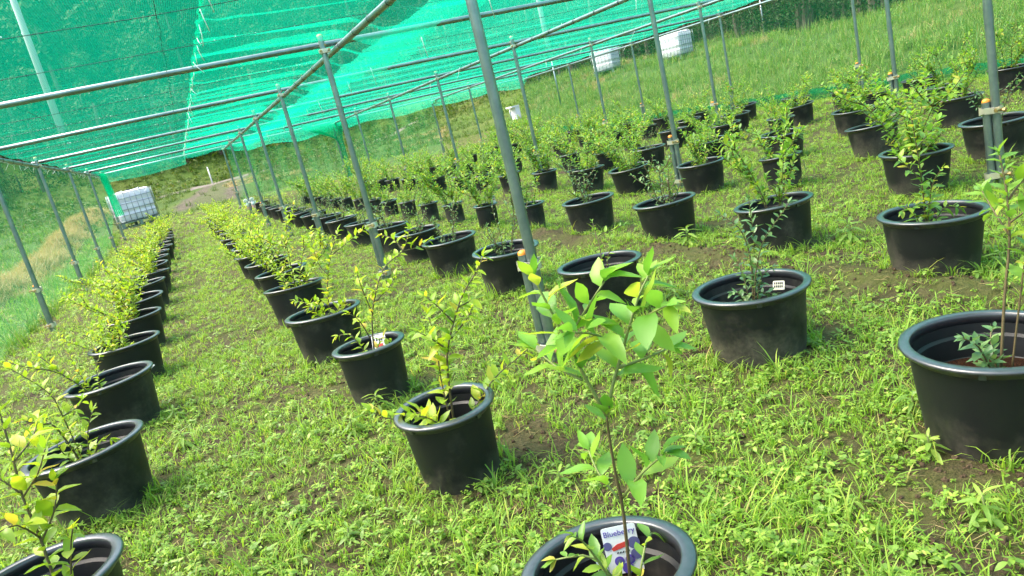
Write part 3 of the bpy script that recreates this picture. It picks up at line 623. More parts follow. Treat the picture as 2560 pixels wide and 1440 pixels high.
# ------------------------------------------------------------------ pots
def pot_meshes(Rr, Rb, H):
    w_ = .006; Rw = Rr-.026
    b = MB(); zr = H-.030
    f = lambda z: Rb+(Rw-Rb)*(z/zr)
    prof = [(.001, -.012), (Rb-.012, -.012), (Rb, -.002), (f(zr*.5)+.002, zr*.5), (Rw, zr), (Rw-w_, zr),
            (f(H*.78)-w_, H*.78), (f(H*.76)-w_-.009, H*.755), (f(H*.55)-w_-.010, H*.55), (f(H*.53)-w_-.018, H*.525), (f(.1)-w_-.02, .10), (.001, .10)]
    b.lathe(prof, 40); pot = sharp(b.mesh('pot', M['pot']), 35)
    r_ = MB()
    ri = [(Rw-w_-.001, zr-.004), (Rw-w_-.001, H-.003), (Rw-w_+.003, H), (Rr-.006, H-.001), (Rr-.001, H-.004), (Rr, H-.009), (Rr-.002, H-.014), (Rr-.007, H-.016), (Rw+.007, H-.017), (Rw+.002, H-.021), (Rw+.001, zr-.004)]
    r_.lathe(ri, 40, 0, True); rim = r_.mesh('rim', M['rim'])
    s = MB(); n = 40; rs = f(SOILZ)-w_-.014; K = 10
    s.v = [(0, 0, SOILZ+.012)]
    for k in range(1, K+1):
        q = k/K
        for i in range(n):
            t = 2*math.pi*i/n; x_, y_ = rs*q*math.cos(t), rs*q*math.sin(t)
            s.v.append((x_, y_, SOILZ + .012*(1-q) + (.014*N3(x_*25, y_*25, Rr*40) + .012*N3(x_*70, y_*70, Rr*40))*(q < 1)))
    s.f = [(0, 1+i, 1+(i+1) % n) for i in range(n)] + [(1+k*n+i, 1+(k+1)*n+i, 1+(k+1)*n+(i+1) % n, 1+k*n+(i+1) % n) for k in range(K-1) for i in range(n)]
    s.mi = [0]*len(s.f); soil = s.mesh('soil', M['soil'], False)
    n_ = MB(); n_.box((Rw+.005, 0, H-.024), (.016, .018, .014))
    soil2 = soil.copy(); soil2.materials[0] = M['soil_red']
    return pot, rim, soil, n_.mesh('rim_lug', M['rim'], False), soil2
POT = {'big': pot_meshes(.245, .187, .302), 'small': pot_meshes(.188, .142, .292), 'mini': pot_meshes(.145, .112, .262)}
POTS_XY = []
def bare(n, lo, hi): return [round(lo+i*(hi-lo)/(n-1), 2) for i in range(n)] if n > 1 else [lo]
ROWS = {
 1: [('big', -.70, 2.33, '1a'), ('big', -.69, 3.55, '1b'), ('big', -.69, 4.80, '1c'), ('big', -.69, 5.95, 'low'), ('big', -.70, 7.2, 'low')] + [('big', -.68+U(-.03, .03), y, random.choice(['low', 'low', 'mid'])) for y in bare(12, 8.4, 21.4)],
 2: [('small', .56, 1.26, '2a'), ('small', .61, 2.47, '2b'), ('small', .60, 3.63, '2c'), ('big', .57, 4.78, '2d'), ('big', .58, 6.20, 'mid'), ('big', .62, 7.25, 'mid')] + [('big', .6+U(-.03, .03), y, random.choice(['low', 'mid', 'mid'])) for y in bare(12, 8.4, 21.6)],
 3: [('big', 1.94, 1.36, '3a'), ('big', 2.02, 2.44, '3b'), ('big', 2.00, 3.66, '3c'), ('big', 1.94, 4.90, 'twig'), ('big', 1.96, 6.15, 'twig'), ('big', 2.0, 7.25, 'twig')] + [('big', 1.98+U(-.03, .03), y, 'twig') for y in bare(12, 8.4, 22.2)],
 4: [('big', 3.22, 2.50, '4a'), ('big', 3.32, 3.65, 'green'), ('big', 3.31, 4.81, 'twig'), ('big', 3.29, 5.97, 'twig'), ('mini', 3.11, 6.85, 'green'), ('mini', 3.06, 7.98, 'tall'), ('mini', 3.07, 9.12, 'tall'), ('mini', 3.02, 10.03, 'green')] + [('mini', 3.05+U(-.05, .05), y, random.choice(['tall', 'green'])) for y in bare(10, 11.2, 21.2)],
 5: [('big', 4.73, 3.74, 'tall'), ('small', 4.85, 5.16, 'green'), ('big', 4.72, 6.13, 'green'), ('big', 4.65, 7.31, 'tall'), ('big', 4.67, 8.39, 'green'), ('small', 4.67, 9.57, 'tall')] + [('small', 4.66+U(-.05, .05), y, 'tall') for y in bare(10, 10.75, 21.2)],
 6: [('big', 5.79, 3.86, 'twig'), ('big', 6.06, 5.20, 'green'), ('big', 6.10, 6.44, 'green'), ('big', 6.07, 7.68, 'green'), ('big', 5.9, 8.75, 'twig')] + [('small', 6.0+U(-.05, .05), y, 'tall') for y in bare(10, 9.95, 21.0)],
 7: [('big', 7.37, 5.28, 'green'), ('big', 7.35, 6.56, 'tall'), ('small', 7.5, 7.90, 'green'), ('big', 7.5, 9.03, 'tall'), ('big', 7.5, 10.3, 'green')] + [('small', 7.4+U(-.05, .05), y, 'tall') for y in bare(8, 11.5, 20.8)],
 8: [('big', 8.55, 6.25, 'green'), ('big', 8.7, 7.45, 'tall'), ('big', 8.6, 8.66, 'tall'), ('big', 8.6, 10.05, 'green'), ('big', 8.68, 11.41, 'tall'), ('small', 8.66, 12.7, 'green')] + [('small', 8.6+U(-.05, .05), y, 'tall') for y in bare(6, 13.9, 20.4)],
 9: [('big', 9.55, 6.13, 'tall'), ('big', 9.9, 7.62, 'green'), ('big', 9.7, 8.75, 'tall'), ('big', 9.9, 10.0, 'green'), ('big', 9.85, 11.23, 'tall'), ('big', 9.8, 12.5, 'green')] + [('big', 9.8+U(-.05, .05), y, 'tall') for y in bare(6, 13.8, 20.4)],
}
LOOK = {'low': 'low yellow-green bush', 'mid': 'yellow-green bush', 'green': 'light green bush', 'tall': 'dense green bush', 'twig': 'sparse twiggy plant'}
SPECIAL = {
 '1a': ('black pot with tall leaning bush, open end of the left wall row', 'leaf_yellow', .066, .016, .15),
 '1b': ('muddy black pot with arching twigs, beside the tall leaning bush of the left wall row', 'leaf_yellow', .058, .015, .2),
 '1c': ('black pot holding a white tag and twigs leaning towards the left net wall', 'leaf_yellow', .052, .013, .2),
 '2a': ('small black pot with printed blueberry tag, red soil and tall large-leaved stem', 'leaf_big', .080, .019, .28),
 '2b': ('small black pot with slender yellow-green bush and one twig drooping over its rim', 'leaf_yellow', .060, .0115, .25),
 '2c': ('small black pot with white tag at its rim and a weed rosette at its foot', 'leaf_yellow', .056, .015, .3),
 '2d': ('large black pot with yellow-green sprays, next to the small pots of the second row', 'leaf_yellow', .062, .012, .25),
 '3a': ('large black pot with orange-brown soil, bare brown canes and foliage only at the top', 'leaf_green', .064, .012, .4),
 '3b': ('large black pot with whitish scuffs, small bushy shoots and a small grey tag inside', 'leaf_blue', .044, .010, .25),
 '3c': ('large black pot nearly empty with one short shoot, beside the orange-capped post', 'leaf_green', .038, .022, .3),
 '4a': ('large black pot with broad green leafy shoots, beside the low soil ridge', 'leaf_green', .060, .013, .25),
}
for rno, lst in ROWS.items():
    for i, (kind, x, y, pl) in enumerate(lst):
        POTS_XY.append((x, y, POT[kind][0] and {'big': .19, 'small': .145, 'mini': .115}[kind]))
        e = empty('potted_blueberry', (x, y, gz(x, y)), 0 if pl in SPECIAL else U(-.6, .6) if pl == 'low' else U(0, 6.28), random.gauss(0, .028), random.gauss(0, .028))
        if pl in SPECIAL: e.rotation_euler = (U(-.03, .03), U(-.03, .03), 0)
        pot, rim, soil, lug, soil2 = POT[kind]
        p = obj('pot', pot, e); p.rotation_euler.z = U(0, 6); ov = U(.98, 1.02); p.scale = (ov, 2-ov, 1)
        obj('rim', rim, p)
        for k in range(4 if y < 5 else 0): q = obj('rim_lug', lug, p); q.rotation_euler.z = k*math.pi/2+U(-.1, .1)
        obj('soil', soil2 if pl in ('2a', '3a') else soil, e)
        far = len(lst)-i
        if pl in SPECIAL:
            lab, mat, size, gap, frm = SPECIAL[pl]
            tag(e, lab, 'potted plant', f'pots of the {ORD[rno]} row from the left net wall')
            for si, s in enumerate(STEMS[pl]):
                s = [Vector(q) for q in s]
                if s[0].z < .30 and (s[0].xy.length < .12): s[0] = Vector((s[0].x*.7, s[0].y*.7, SOILZ-.01))
                sp = smooth_pts(s, 3); n = len(sp); r_ = .0046 if si == 0 else .0032
                if pl == '2a' and si in (1, 3): r_ = .004
                b = MB(); b.tube(sp, [r_*(1-.55*k/n) for k in range(n)], 6); st = b.build('stem', M['stem_green' if pl in ('2a',) and si > 0 else 'stem'], e)
                f_ = frm
                if pl == '2a' and si == 0: f_ = .97
                if pl == '3a' and si < 2: f_ = .62
                if pl == '1a' and si == 0: f_ = .12
                if pl == '3a' and si in (2, 3): f_ = .1; mat, gap, size = 'leaf_blue', .008, .048
                if pl == '3a' and si > 3: mat, gap, size = 'leaf_green', .012, .064
                low_ = pl == '2a' and max(q.z for q in s) < .5
                lv = leaves_on(sp, size*(.6 if low_ else 1), f_, gap*(1.0 if low_ else 1), 3)
                for m in lv:
                    mat2 = mat
                    if pl == '2a' and s[-1].z < .5: mat2 = 'leaf_green'
                    obj('leaf', random.choice(LEAF[mat2]), st, m)
        else:
            tag(e, f'black pot, {LOOK[pl]}, {ORD[far]} from far end, {ORD[rno]} row from left net wall', 'potted plant', f'pots of the {ORD[rno]} row from the left net wall')
            sm, fm = random.choice(BUSH[pl]); k = U(.8, 1.2); kz = U(.82, 1.15)
            a = obj('stems', sm, e); a.scale = (k, k, kz)
            f_ = obj('foliage', fm, e); f_.scale = (k, k, kz); f_['kind'] = 'stuff'

# ------------------------------------------------------------------ plant tags
def text_mesh(txt, size):
    c = bpy.data.curves.new('t', 'FONT'); c.body = txt; c.size = size; c.align_x = 'CENTER'; c.extrude = .0003
    o = bpy.data.objects.new('t', c); me = bpy.data.meshes.new_from_object(o); bpy.data.objects.remove(o); return me
def flat(name, pts, mat, parent, y=-.0016):
    b = MB(); n = len(pts)
    b.v = [(px, y, pz) for px, pz in pts] + [(px, y+.0008, pz) for px, pz in pts]
    b.f = [tuple(range(n)), tuple(range(2*n-1, n-1, -1))] + [(k, k+n, (k+1) % n+n, (k+1) % n) for k in range(n)]; b.mi = [0]*len(b.f)
    return b.build(name, mat, parent, False)
def disc(cx, cz, r, n=16, sy=1): return [(cx+r*math.cos(2*math.pi*k/n), cz+r*sy*math.sin(2*math.pi*k/n)) for k in range(n)]
def rrect(w_, h_, z0, r=.006):
    o = []
    for cx, cz, a0 in ((w_/2-r, z0+h_-r, 0), (-w_/2+r, z0+h_-r, 90), (-w_/2+r*.2, z0+r*.2, 180), (w_/2-r*.2, z0+r*.2, 270)):
        rr = r if a0 < 180 else r*.2
        for k in range(4): t = R(a0+k*30); o.append((cx+rr*math.cos(t), cz+rr*math.sin(t)))
    return o
def plant_tag(loc, rz, tilt, w_, h_, label, style):
    t = empty('plant_tag', loc, rz, tilt); t.rotation_euler = Euler((tilt, 0, rz)); tag(t, label, 'tag', 'plant tags')
    flat('card', rrect(w_, h_, 0), M['zinc' if style == 'dark' else 'white'], t, 0)
    if style == 'print':
        tm = text_mesh('Blueberry', .0185); tm.materials.append(M['ink_blue'])
        o = obj('lettering', tm, t); o.location = (0, -.0012, h_-.021); o.rotation_euler = (R(90), 0, 0)
        flat('berry_picture', disc(-w_*.40, h_*.62, .010), M['berry'], t); flat('berry_picture', disc(w_*.36, h_*.60, .014), M['berry'], t)
        flat('berry_picture', disc(w_*.37, h_*.36, .013), M['berry'], t)
        flat('red_band', [(-w_*.26, h_*.50), (w_*.22, h_*.56), (w_*.24, h_*.67), (-w_*.12, h_*.63), (-w_*.30, h_*.56)], M['ink_red'], t)
        for k in range(5): flat('brush_mark', [(-w_*.18+k*.0065, h_*.43), (-w_*.18+k*.0065+.004, h_*.435), (-w_*.18+k*.0065+.005, h_*.47), (-w_*.18+k*.0065+.002, h_*.465)], M['ink_black'], t)
        for cx in (-.012, .013):
            d = flat('berry_ring', disc(cx, h_*.27, .0115), M['ink_blue'], t); flat('berry_face', disc(cx, h_*.27, .0065), M['berry'], t, -.0026)
        flat('berry_picture', disc(.004, h_*.10, .013), M['ink_blue'], t)
    elif style == 'hand':
        for k, q in enumerate(((-.006, .03), (.003, .028), (-.004, .016), (.005, .012))):
            flat('brush_mark', [(q[0]-.005, q[1]), (q[0]+.004, q[1]+.002), (q[0]+.004, q[1]+.006), (q[0]-.005, q[1]+.004)], M['ink_black'], t)
            flat('brush_mark', [(q[0]-.001, q[1]-.005), (q[0]+.002, q[1]-.005), (q[0]+.002, q[1]+.009), (q[0]-.001, q[1]+.009)], M['ink_black'], t, -.0020)
    elif style == 'small':
        for k in range(4): flat('brush_mark', [(-w_*.36+k*w_*.18, h_*.72), (-w_*.36+k*w_*.18+w_*.10, h_*.74), (-w_*.36+k*w_*.18+w_*.09, h_*.86), (-w_*.36+k*w_*.18+w_*.01, h_*.84)], M['ink_black'], t)
        flat('red_band', [(-w_*.3, h_*.45), (w_*.3, h_*.48), (w_*.28, h_*.60), (-w_*.3, h_*.58)], M['ink_red'], t)
    else:
        for r_ in range(2):
            for k in range(5): flat('brush_mark', [(-w_*.4+k*w_*.16, h_*(.25+.35*r_)), (-w_*.4+k*w_*.16+w_*.10, h_*(.25+.35*r_)), (-w_*.4+k*w_*.16+w_*.10, h_*(.5+.35*r_)), (-w_*.4+k*w_*.16, h_*(.5+.35*r_))], M['ink_black'], t)
    return t
plant_tag((.644, 1.352, .180), R(-24), R(-10), .080, .112, 'white printed blueberry tag with purple lettering and berry pictures', 'print')
plant_tag((.592, 1.362, .178), R(-6), R(-8), .024, .062, 'narrow white tag with black brush strokes beside the printed blueberry tag', 'hand')
plant_tag((.66, 3.70, .19), R(-30), R(-25), .075, .115, 'white and red tag in the small pot with a weed at its foot', 'small')
plant_tag((-.545, 4.86, .235), R(-60), R(-62), .075, .10, 'pale tag lying inside a pot by the left net wall', 'small')
plant_tag((2.17, 2.44, .235), R(-60), R(-28), .050, .040, 'small grey tag with dark print in the scuffed pot', 'dark')
plant_tag((3.165, 7.92, .25), R(-20), R(-12), .03, .10, 'thin white tag sticking up from a small pot with a dense green bush', 'small')
st = empty('pot_sticker', (4.993, 5.052, .165), R(-52), 0); st.rotation_euler = Euler((R(-9), 0, R(53)))
tag(st, 'white and yellow paper sticker on the side of a black pot in the fifth row', 'sticker')
flat('card', rrect(.055, .085, -.04), M['white'], st, -.004); flat('yellow_band', [(-.026, -.035), (.026, -.035), (.026, -.005), (-.026, -.005)], M['yellow'], st, -.0055)

# ------------------------------------------------------------------ single weeds
WL = leaf_mesh('leaf', M['weed'], .22, .05, .55); WL2 = leaf_mesh('leaf', M['weed'], .30, .06, .30)
WEEDS = [(.53, 3.40, .13, 'narrow-leaved weed growing against the small pot with the white and red tag'), (.37, 3.26, .11, 'pale weed rosette on the turf beside the small pot with the white and red tag'),
 (-.37, 3.98, .12, 'upright long-leaved weed in the grass aisle'), (-.41, 4.50, .10, 'smaller long-leaved weed next to the upright weed in the grass aisle'),
 (.15, 2.36, .07, 'pale flat weed on the turf between the first two pot rows'), (.84, 2.12, .075, 'small two-lobed seedling by the soil patch beside a small pot'), (3.52, 3.28, .16, 'tall feathery weed on the turf behind the soil ridge'),
 (3.12, 4.34, .17, 'tall narrow weed on the soil ridge'), (1.90, 1.60, .09, 'broad weed at the foot of the pot with orange-brown soil'), (1.72, 1.41, .08, 'spreading weed in front of the pot with orange-brown soil'),
 (3.30, 2.22, .12, 'leafy weed on the soil patch below the pot with broad green shoots'), (1.30, 1.97, .09, 'bright rosette weed between the printed-tag pot and the scuffed pot'), (2.30, 3.42, .11, 'dark leafy weed behind the scuffed pot'),
 (1.52, 1.12, .10, 'wide pale weed near the printed-tag pot on open turf'), (2.42, 2.62, .13, 'weed clump right of the scuffed pot')]
for x, y, h_, lab in WEEDS:
    e = empty('weed_plant', (x, y, gz(x, y)-.004), U(0, 6)); tag(e, lab, 'weed', 'single weeds in the turf')
    b = MB(); hh = h_*.8; b.tube([(0, 0, -.01), (.004, .003, hh*.5), (0, .006, hh)], [.004, .0035, .0025], 6); b.build('stem', M['stem_green'], e)
    n = int(10+h_*70); 
    for k in range(n):
        t = k/(n-1); a = k*2.4; d = Vector((math.cos(a), math.sin(a), -.15+1.2*t*t))
        obj('leaf', WL if h_ > .085 else WL2, e, leaf_mx(Vector((0, .004*t, hh*(.15+.85*t))), d, h_*(.85-.35*t)*U(.8, 1.15)))

# ------------------------------------------------------------------ white tanks in cages
def tank(x, y, rz, label, s=1.0):
    e = empty('caged_tank', (x, y, gz(x, y)+.0), rz); e.scale = (s, s, s); tag(e, label, 'water tank', 'caged white tanks')
    b = MB(); hx, hy, n = .57, .47, 6; rings = []
    zs = [.17, .20, .45, .47, .50, .75, .77, .80, 1.06, 1.11, 1.13]; ins = [.05, 0, 0, .012, 0, 0, .012, 0, 0, .04, .12]
    for z, q in zip(zs, ins):
        r_ = []
        for cx, cy, a0 in ((1, 1, 0), (-1, 1, 90), (-1, -1, 180), (1, -1, 270)):
            for k in range(n): t = R(a0+90*k/(n-1)); r_.append((cx*(hx-.09-q)+.09*math.cos(t), cy*(hy-.09-q)+.09*math.sin(t), z))
        rings.append(r_)
    m = 4*n; b.v = [v for r_ in rings for v in r_]
    b.f = [(i*m+k, i*m+(k+1) % m, (i+1)*m+(k+1) % m, (i+1)*m+k) for i in range(len(rings)-1) for k in range(m)] + [tuple(range((len(rings)-1)*m, len(rings)*m)), tuple(range(m-1, -1, -1))]
    b.mi = [0]*len(b.f); b.build('tank_body', M['tank'], e)
    c = MB()
    for z in (.20, .38, .56, .74, .92, 1.08): c.tube([(-.60, -.50, z), (.60, -.50, z), (.60, .50, z), (-.60, .50, z), (-.60, -.50, z)], .009, 6)
    for k in range(8):
        for sy in (-.50, .50): c.tube([(-.60+k*1.2/7, sy, .15), (-.60+k*1.2/7, sy, 1.10)], .008, 6)
    for k in range(1, 6):
        for sx in (-.60, .60): c.tube([(sx, -.5+k/6, .15), (sx, -.5+k/6, 1.10)], .008, 6)
    for sx in (-.25, .25): c.tube([(sx, -.5, 1.10), (sx, -.5, 1.15), (sx, .5, 1.15), (sx, .5, 1.10)], .012, 6)
    c.build('cage', M['galv'], e)
    p = MB(); p.box((0, 0, .145), (1.2, 1.0, .03))
    for sx in (-.54, 0, .54):
        for sy in (-.44, .44): p.box((sx, sy, .06), (.10, .10, .14))
    for sy in (-.44, .44): p.box((0, sy, .0), (1.2, .08, .03))
    p.build('pallet', M['galv'], e, False)
    l = MB(); l.lathe([(.001, 1.17), (.07, 1.17), (.075, 1.16), (.075, 1.12)], 16); l.build('lid', M['wire'], e)
    v = MB(); v.tube([(.57, 0, .20), (.66, 0, .20)], .03, 10); v.box((.65, 0, .25), (.03, .10, .02)); v.build('valve', M['wire'], e)
    return e
tank(-1.50, 27.2, R(14), 'white caged water tank standing behind the corner of the net house')
tank(19.0, 30.1, R(38), 'white caged tank on the grassy bank, partly behind the roof net edge', 1.0)
tank(20.7, 27.1, R(22), 'white caged tank farther along the crest of the grassy bank, clear of the net', 1.0)
e = empty('white_box', (13.2, 28.6, gz(13.2, 28.6)), R(20)); tag(e, 'small white box on a stand at the edge of the grassy bank', 'box')
b = MB(); b.box((0, 0, .72), (.46, .34, .06)); b.build('lid', M['white'], e, False)
b = MB(); b.box((.12, 0, .45), (.26, .28, .5)); b.build('box_body', M['white'], e, False)
b = MB()
for sx in (-.2, .2): b.tube([(sx, 0, -.05), (sx, 0, .69)], .02, 8)
b.build('stand', M['galv'], e)

# poles outside
def pole(x, y, r_, h_, mat, label, name='utility_pole'):
    z = gz(x, y); e = empty(name, (x, y, z)); tag(e, label, 'pole')
    b = MB(); b.tube([(0, 0, -.1), (0, 0, h_*.5), (0, 0, h_)], [r_, r_*.85, r_*.7], 12); b.build('shaft', mat, e)
    b = MB(); b.lathe([(r_*.72, h_-.02), (r_*.9, h_+.01), (r_*.5, h_+.06), (.001, h_+.07)], 10); b.build('cap', mat, e); return e
M['concrete'] = mat_plain('pale_concrete', (.34, .35, .35), .8, 0, .1, 6)
pole(-6.0, 61, .26, 16, M['concrete'], 'pale concrete utility pole seen through the roof net above the left wall')
pole(30, 55.6, .22, 11, M['concrete'], 'pale utility pole behind the roof net over the grassy bank')
pole(1.85, 47.5, .045, 1.0, M['white'], 'short white marker pole beside the gravel path', 'marker_pole')
pole(14.9, 27.6, .035, 1.9, M['galv'], 'thin grey pole on the bank between the white box and the first crest tank', 'marker_pole')
pole(23.6, 25.0, .035, 1.6, M['galv'], 'thin grey pole beyond the farther crest tank', 'marker_pole')

# white gloves hung on a far post clamp
e = empty('work_gloves', (1.50, 20.52, .40)); tag(e, 'white and pink gloves hung on a far post between second and third rows', 'gloves')
for sx, nm in ((-.07, 'glove'), (.09, 'glove')):
    b = MB(); b.tube([(sx, -.03, .0), (sx, -.035, .10)], [.04, .045], 8)
    for k in range(4): b.tube([(sx-.033+.022*k, -.035, .09), (sx-.04+.027*k, -.045, .17+.02*(k in (1, 2))), (sx-.042+.028*k, -.05, .20+.02*(k in (1, 2)))], [.013, .012, .007], 6)
    b.tube([(sx+.035, -.035, .04), (sx+.07, -.04, .09), (sx+.075, -.04, .13)], [.014, .012, .007], 6)
    b.build('glove', M['white'], e)
    b = MB(); b.lathe([(.043, -.06), (.047, -.03), (.044, .01)], 10); o = b.build('cuff', mat_plain('pink_cuff', (.7, .35, .28), .8), e); o.location = (sx, -.03, 0)

# ------------------------------------------------------------------ scattered ground cover
def blade(b, a, lean, h_, w_, base=(0, 0), droop=0):
    d = Vector((math.cos(a), math.sin(a), 0)); s = Vector((-d.y, d.x, 0)); B = Vector((*base, -.004)); pts = []
    for t in (0, .4, .75, 1):
        p = B + d*(lean*h_*t*t) + Vector((0, 0, h_*(t - droop*t*t*t))); ww = w_*(1, .9, .6, 0)[(0, .4, .75, 1).index(t)]/2
        pts.append((p-s*ww, p+s*ww))
    o = len(b.v)
    for i, (l, r_) in enumerate(pts[:-1]): b.v += [tuple(l), tuple(r_)]
    b.v.append(tuple(pts[-1][0]))
    b.f += [(o, o+1, o+3, o+2), (o+2, o+3, o+5, o+4), (o+4, o+5, o+6)]; b.mi += [0]*3
def tuft(name, n, h0, h1, w_, lean, rad, droop, mat):
    b = MB()
    for k in range(n): blade(b, U(0, 6.28), U(.2, 1)*lean, U(h0, h1), w_*U(.7, 1.2), (U(-rad, rad), U(-rad, rad)), U(0, droop))
    return b.mesh(name, M[mat])
def herb(name, n, size, h_, mat, wid=.6):
    b = MB(); lm = leaf_mesh('tmp', M[mat], wid, .08, .2)
    for k in range(n):
        a = k*2.4+U(-.3, .3); p = Vector((U(-.01, .01), U(-.01, .01), U(.2, 1)*h_)); d = Vector((math.cos(a), math.sin(a), U(-.1, .5)))
        m = leaf_mx(p, d, size*U(.6, 1.1)); b.add([m @ v.co for v in lm.vertices], [tuple(q.vertices) for q in lm.polygons])
    return b.mesh(name, M[mat])
def collection(name, meshes):
    c = bpy.data.collections.new(name)
    for i, me in enumerate(meshes): c.objects.link(bpy.data.objects.new(f'{name}_{i:02d}', me))
    return c
def scatter(name, pts, coll, label, cat):
    me = bpy.data.meshes.new(name); me.from_pydata([p[0] for p in pts], [], [])
    for an, ty, key in (('rot', 'FLOAT_VECTOR', 1), ('scl', 'FLOAT', 2), ('idx', 'INT', 3)):
        at = me.attributes.new(an, ty, 'POINT')
        if ty == 'FLOAT_VECTOR': at.data.foreach_set('vector', [c for p in pts for c in p[key]])
        else: at.data.foreach_set('value', [p[key] for p in pts])
    o = obj(name, me); tag(o, label, cat, kind='stuff')
    ng = bpy.data.node_groups.new(name, 'GeometryNodeTree')
    ng.interface.new_socket('Geometry', in_out='INPUT', socket_type='NodeSocketGeometry'); ng.interface.new_socket('Geometry', in_out='OUTPUT', socket_type='NodeSocketGeometry')
    N = ng.nodes.new; L = ng.links.new
    gi, go = N('NodeGroupInput'), N('NodeGroupOutput'); ci = N('GeometryNodeCollectionInfo'); ci.inputs[0].default_value = coll; ci.inputs[1].default_value = True; ci.inputs[2].default_value = True
    ip = N('GeometryNodeInstanceOnPoints'); ip.inputs['Pick Instance'].default_value = True
    def na(nm, ty): x = N('GeometryNodeInputNamedAttribute'); x.data_type = ty; x.inputs[0].default_value = nm; return x.outputs[0]
    L(gi.outputs[0], ip.inputs['Points']); L(ci.outputs[0], ip.inputs['Instance']); L(na('idx', 'INT'), ip.inputs['Instance Index'])
    L(na('rot', 'FLOAT_VECTOR'), ip.inputs['Rotation']); L(na('scl', 'FLOAT'), ip.inputs['Scale']); L(ip.outputs[0], go.inputs[0])
    md = o.modifiers.new('scatter', 'NODES'); md.node_group = ng
    return o
def clod(name, s):
    b = MB(); b.ball((0, 0, s*.25), s, 6, 4); b.v = [tuple(Vector(v)*U(.7, 1.2)) for v in b.v]; return b.mesh(name, M['clod'], False)
M['clod'] = mat_plain('soil_clod', (.07, .048, .028), .95, 0, .5, 60, .2)
def straws(name):
    b = MB()
    for k in range(3):
        a = U(0, 6.28); p = Vector((U(-.03, .03), U(-.03, .03), .006)); q = p+Vector((math.cos(a), math.sin(a), U(0, .15)))*U(.03, .07); b.tube([p, q], .0011, 4)
    return b.mesh(name, M['straw'])
TURF = collection('turf', [tuft('t', 9, .025, .060, .0036, 1.1, .020, .4, 'grass'), tuft('t', 8, .035, .085, .0042, 1.2, .022, .55, 'grass'), tuft('t', 5, .07, .13, .0055, 1.3, .015, .6, 'grass'),
    tuft('t', 12, .012, .035, .0036, 1.3, .024, .3, 'grass'), herb('t', 10, .022, .028, 'weed'), herb('t', 8, .030, .035, 'weed', .42), herb('t', 14, .013, .020, 'grass', .7), tuft('t', 10, .02, .05, .0042, 1.0, .026, .4, 'grass'),
    clod('t', .010), straws('t'), herb('t', 9, .018, .045, 'grass', .45)])
def in_pot(x, y): return any((x-a)**2+(y-b)**2 < (r_+.005)**2 for a, b, r_ in POTS_XY if abs(y-b) < .3)
pts = []
zones = [(.5, 2.2, 2000), (2.2, 3.6, 1450), (3.6, 6, 850), (6, 10, 340), (10, 16, 150), (16, 27, 70)]
A0, A1 = R(-24), R(72)
for r0_, r1_, den in zones:
    n = int((A1-A0)/2*(r1_**2-r0_**2)*den)
    for _ in range(n):
        r_ = math.sqrt(U(r0_**2, r1_**2)); a = U(A0, A1); x, y = r_*math.sin(a), r_*math.cos(a)
        if x > 12.6 or x < -3.1 or y > 26: continue
        nv = noise.noise(Vector((x*1.5, y*1.5, 0)))*.6 + noise.noise(Vector((x*5, y*5, 7)))*.5
        lush = sst(2.0, 6, r_)*.30
        bare_ = nv*.9 + .20 + lush
        # trodden, bare soil beside the near pots and on the ridge
        for bx, by, br in ((.87, 2.50, .16), (.85, 3.68, .13), (2.35, 2.35, .12), (1.72, 1.30, .09), (3.0, 3.0, .10), (3.9, 3.3, .28), (3.7, 4.5, .2), (2.98, 4.4, .12), (2.98, 2.2, .14)):
            q = ((x-bx)**2+(y-by)**2)/br**2
            if q < 4: bare_ -= 1.1*math.exp(-q)
        if abs(x-2.98) < .3 and y < 7: bare_ -= 1.0*math.exp(-((x-2.97)/.16)**2)*(.7+.8*noise.noise(Vector((1, y*1.7, 3))))
        if bare_ < U(-.45, .38):
            if r_ < 6 and random.random() < .45 and not in_pot(x, y): pts.append(((x, y, gz(x, y)), (U(-.3, .3), U(-.3, .3), U(0, 6.28)), U(.25, 1.1), random.choices((8, 9, 6, 3), (.62, .14, .12, .12))[0]))
            continue
        if in_pot(x, y): continue
        far_k = 1 + .8*sst(6, 20, r_)
        u = random.random(); tall = nv > .12
        wts = (.22, .12, .03 if tall else .01, .14, .10, .06, .16, .11, 0 if r_ > 5 else .09, .03, .10)
        k = random.choices(range(11), wts)[0]
        pts.append(((x, y, gz(x, y)), (U(-.3, .3), U(-.3, .3), U(0, 6.28)), U(.6, 1.25)*far_k, k))
# lusher fringe round the pots
for a, b_, r_ in POTS_XY:
    if math.hypot(a, b_) > 11: continue
    for _ in range(55):
        t = U(0, 6.28); q = r_+U(.0, .06); x, y = a+q*math.cos(t), b_+q*math.sin(t)
        if noise.noise(Vector((x*3, y*3, 2))) < -.1: continue
        pts.append(((x, y, gz(x, y)), (U(-.2, .2), U(-.2, .2), U(0, 6.28)), U(.8, 1.2), random.choice([0, 1, 2, 2, 4, 5, 7])))
scatter('turf_grass', pts, TURF, 'short bright green grass and small weeds covering the ground', 'grass')

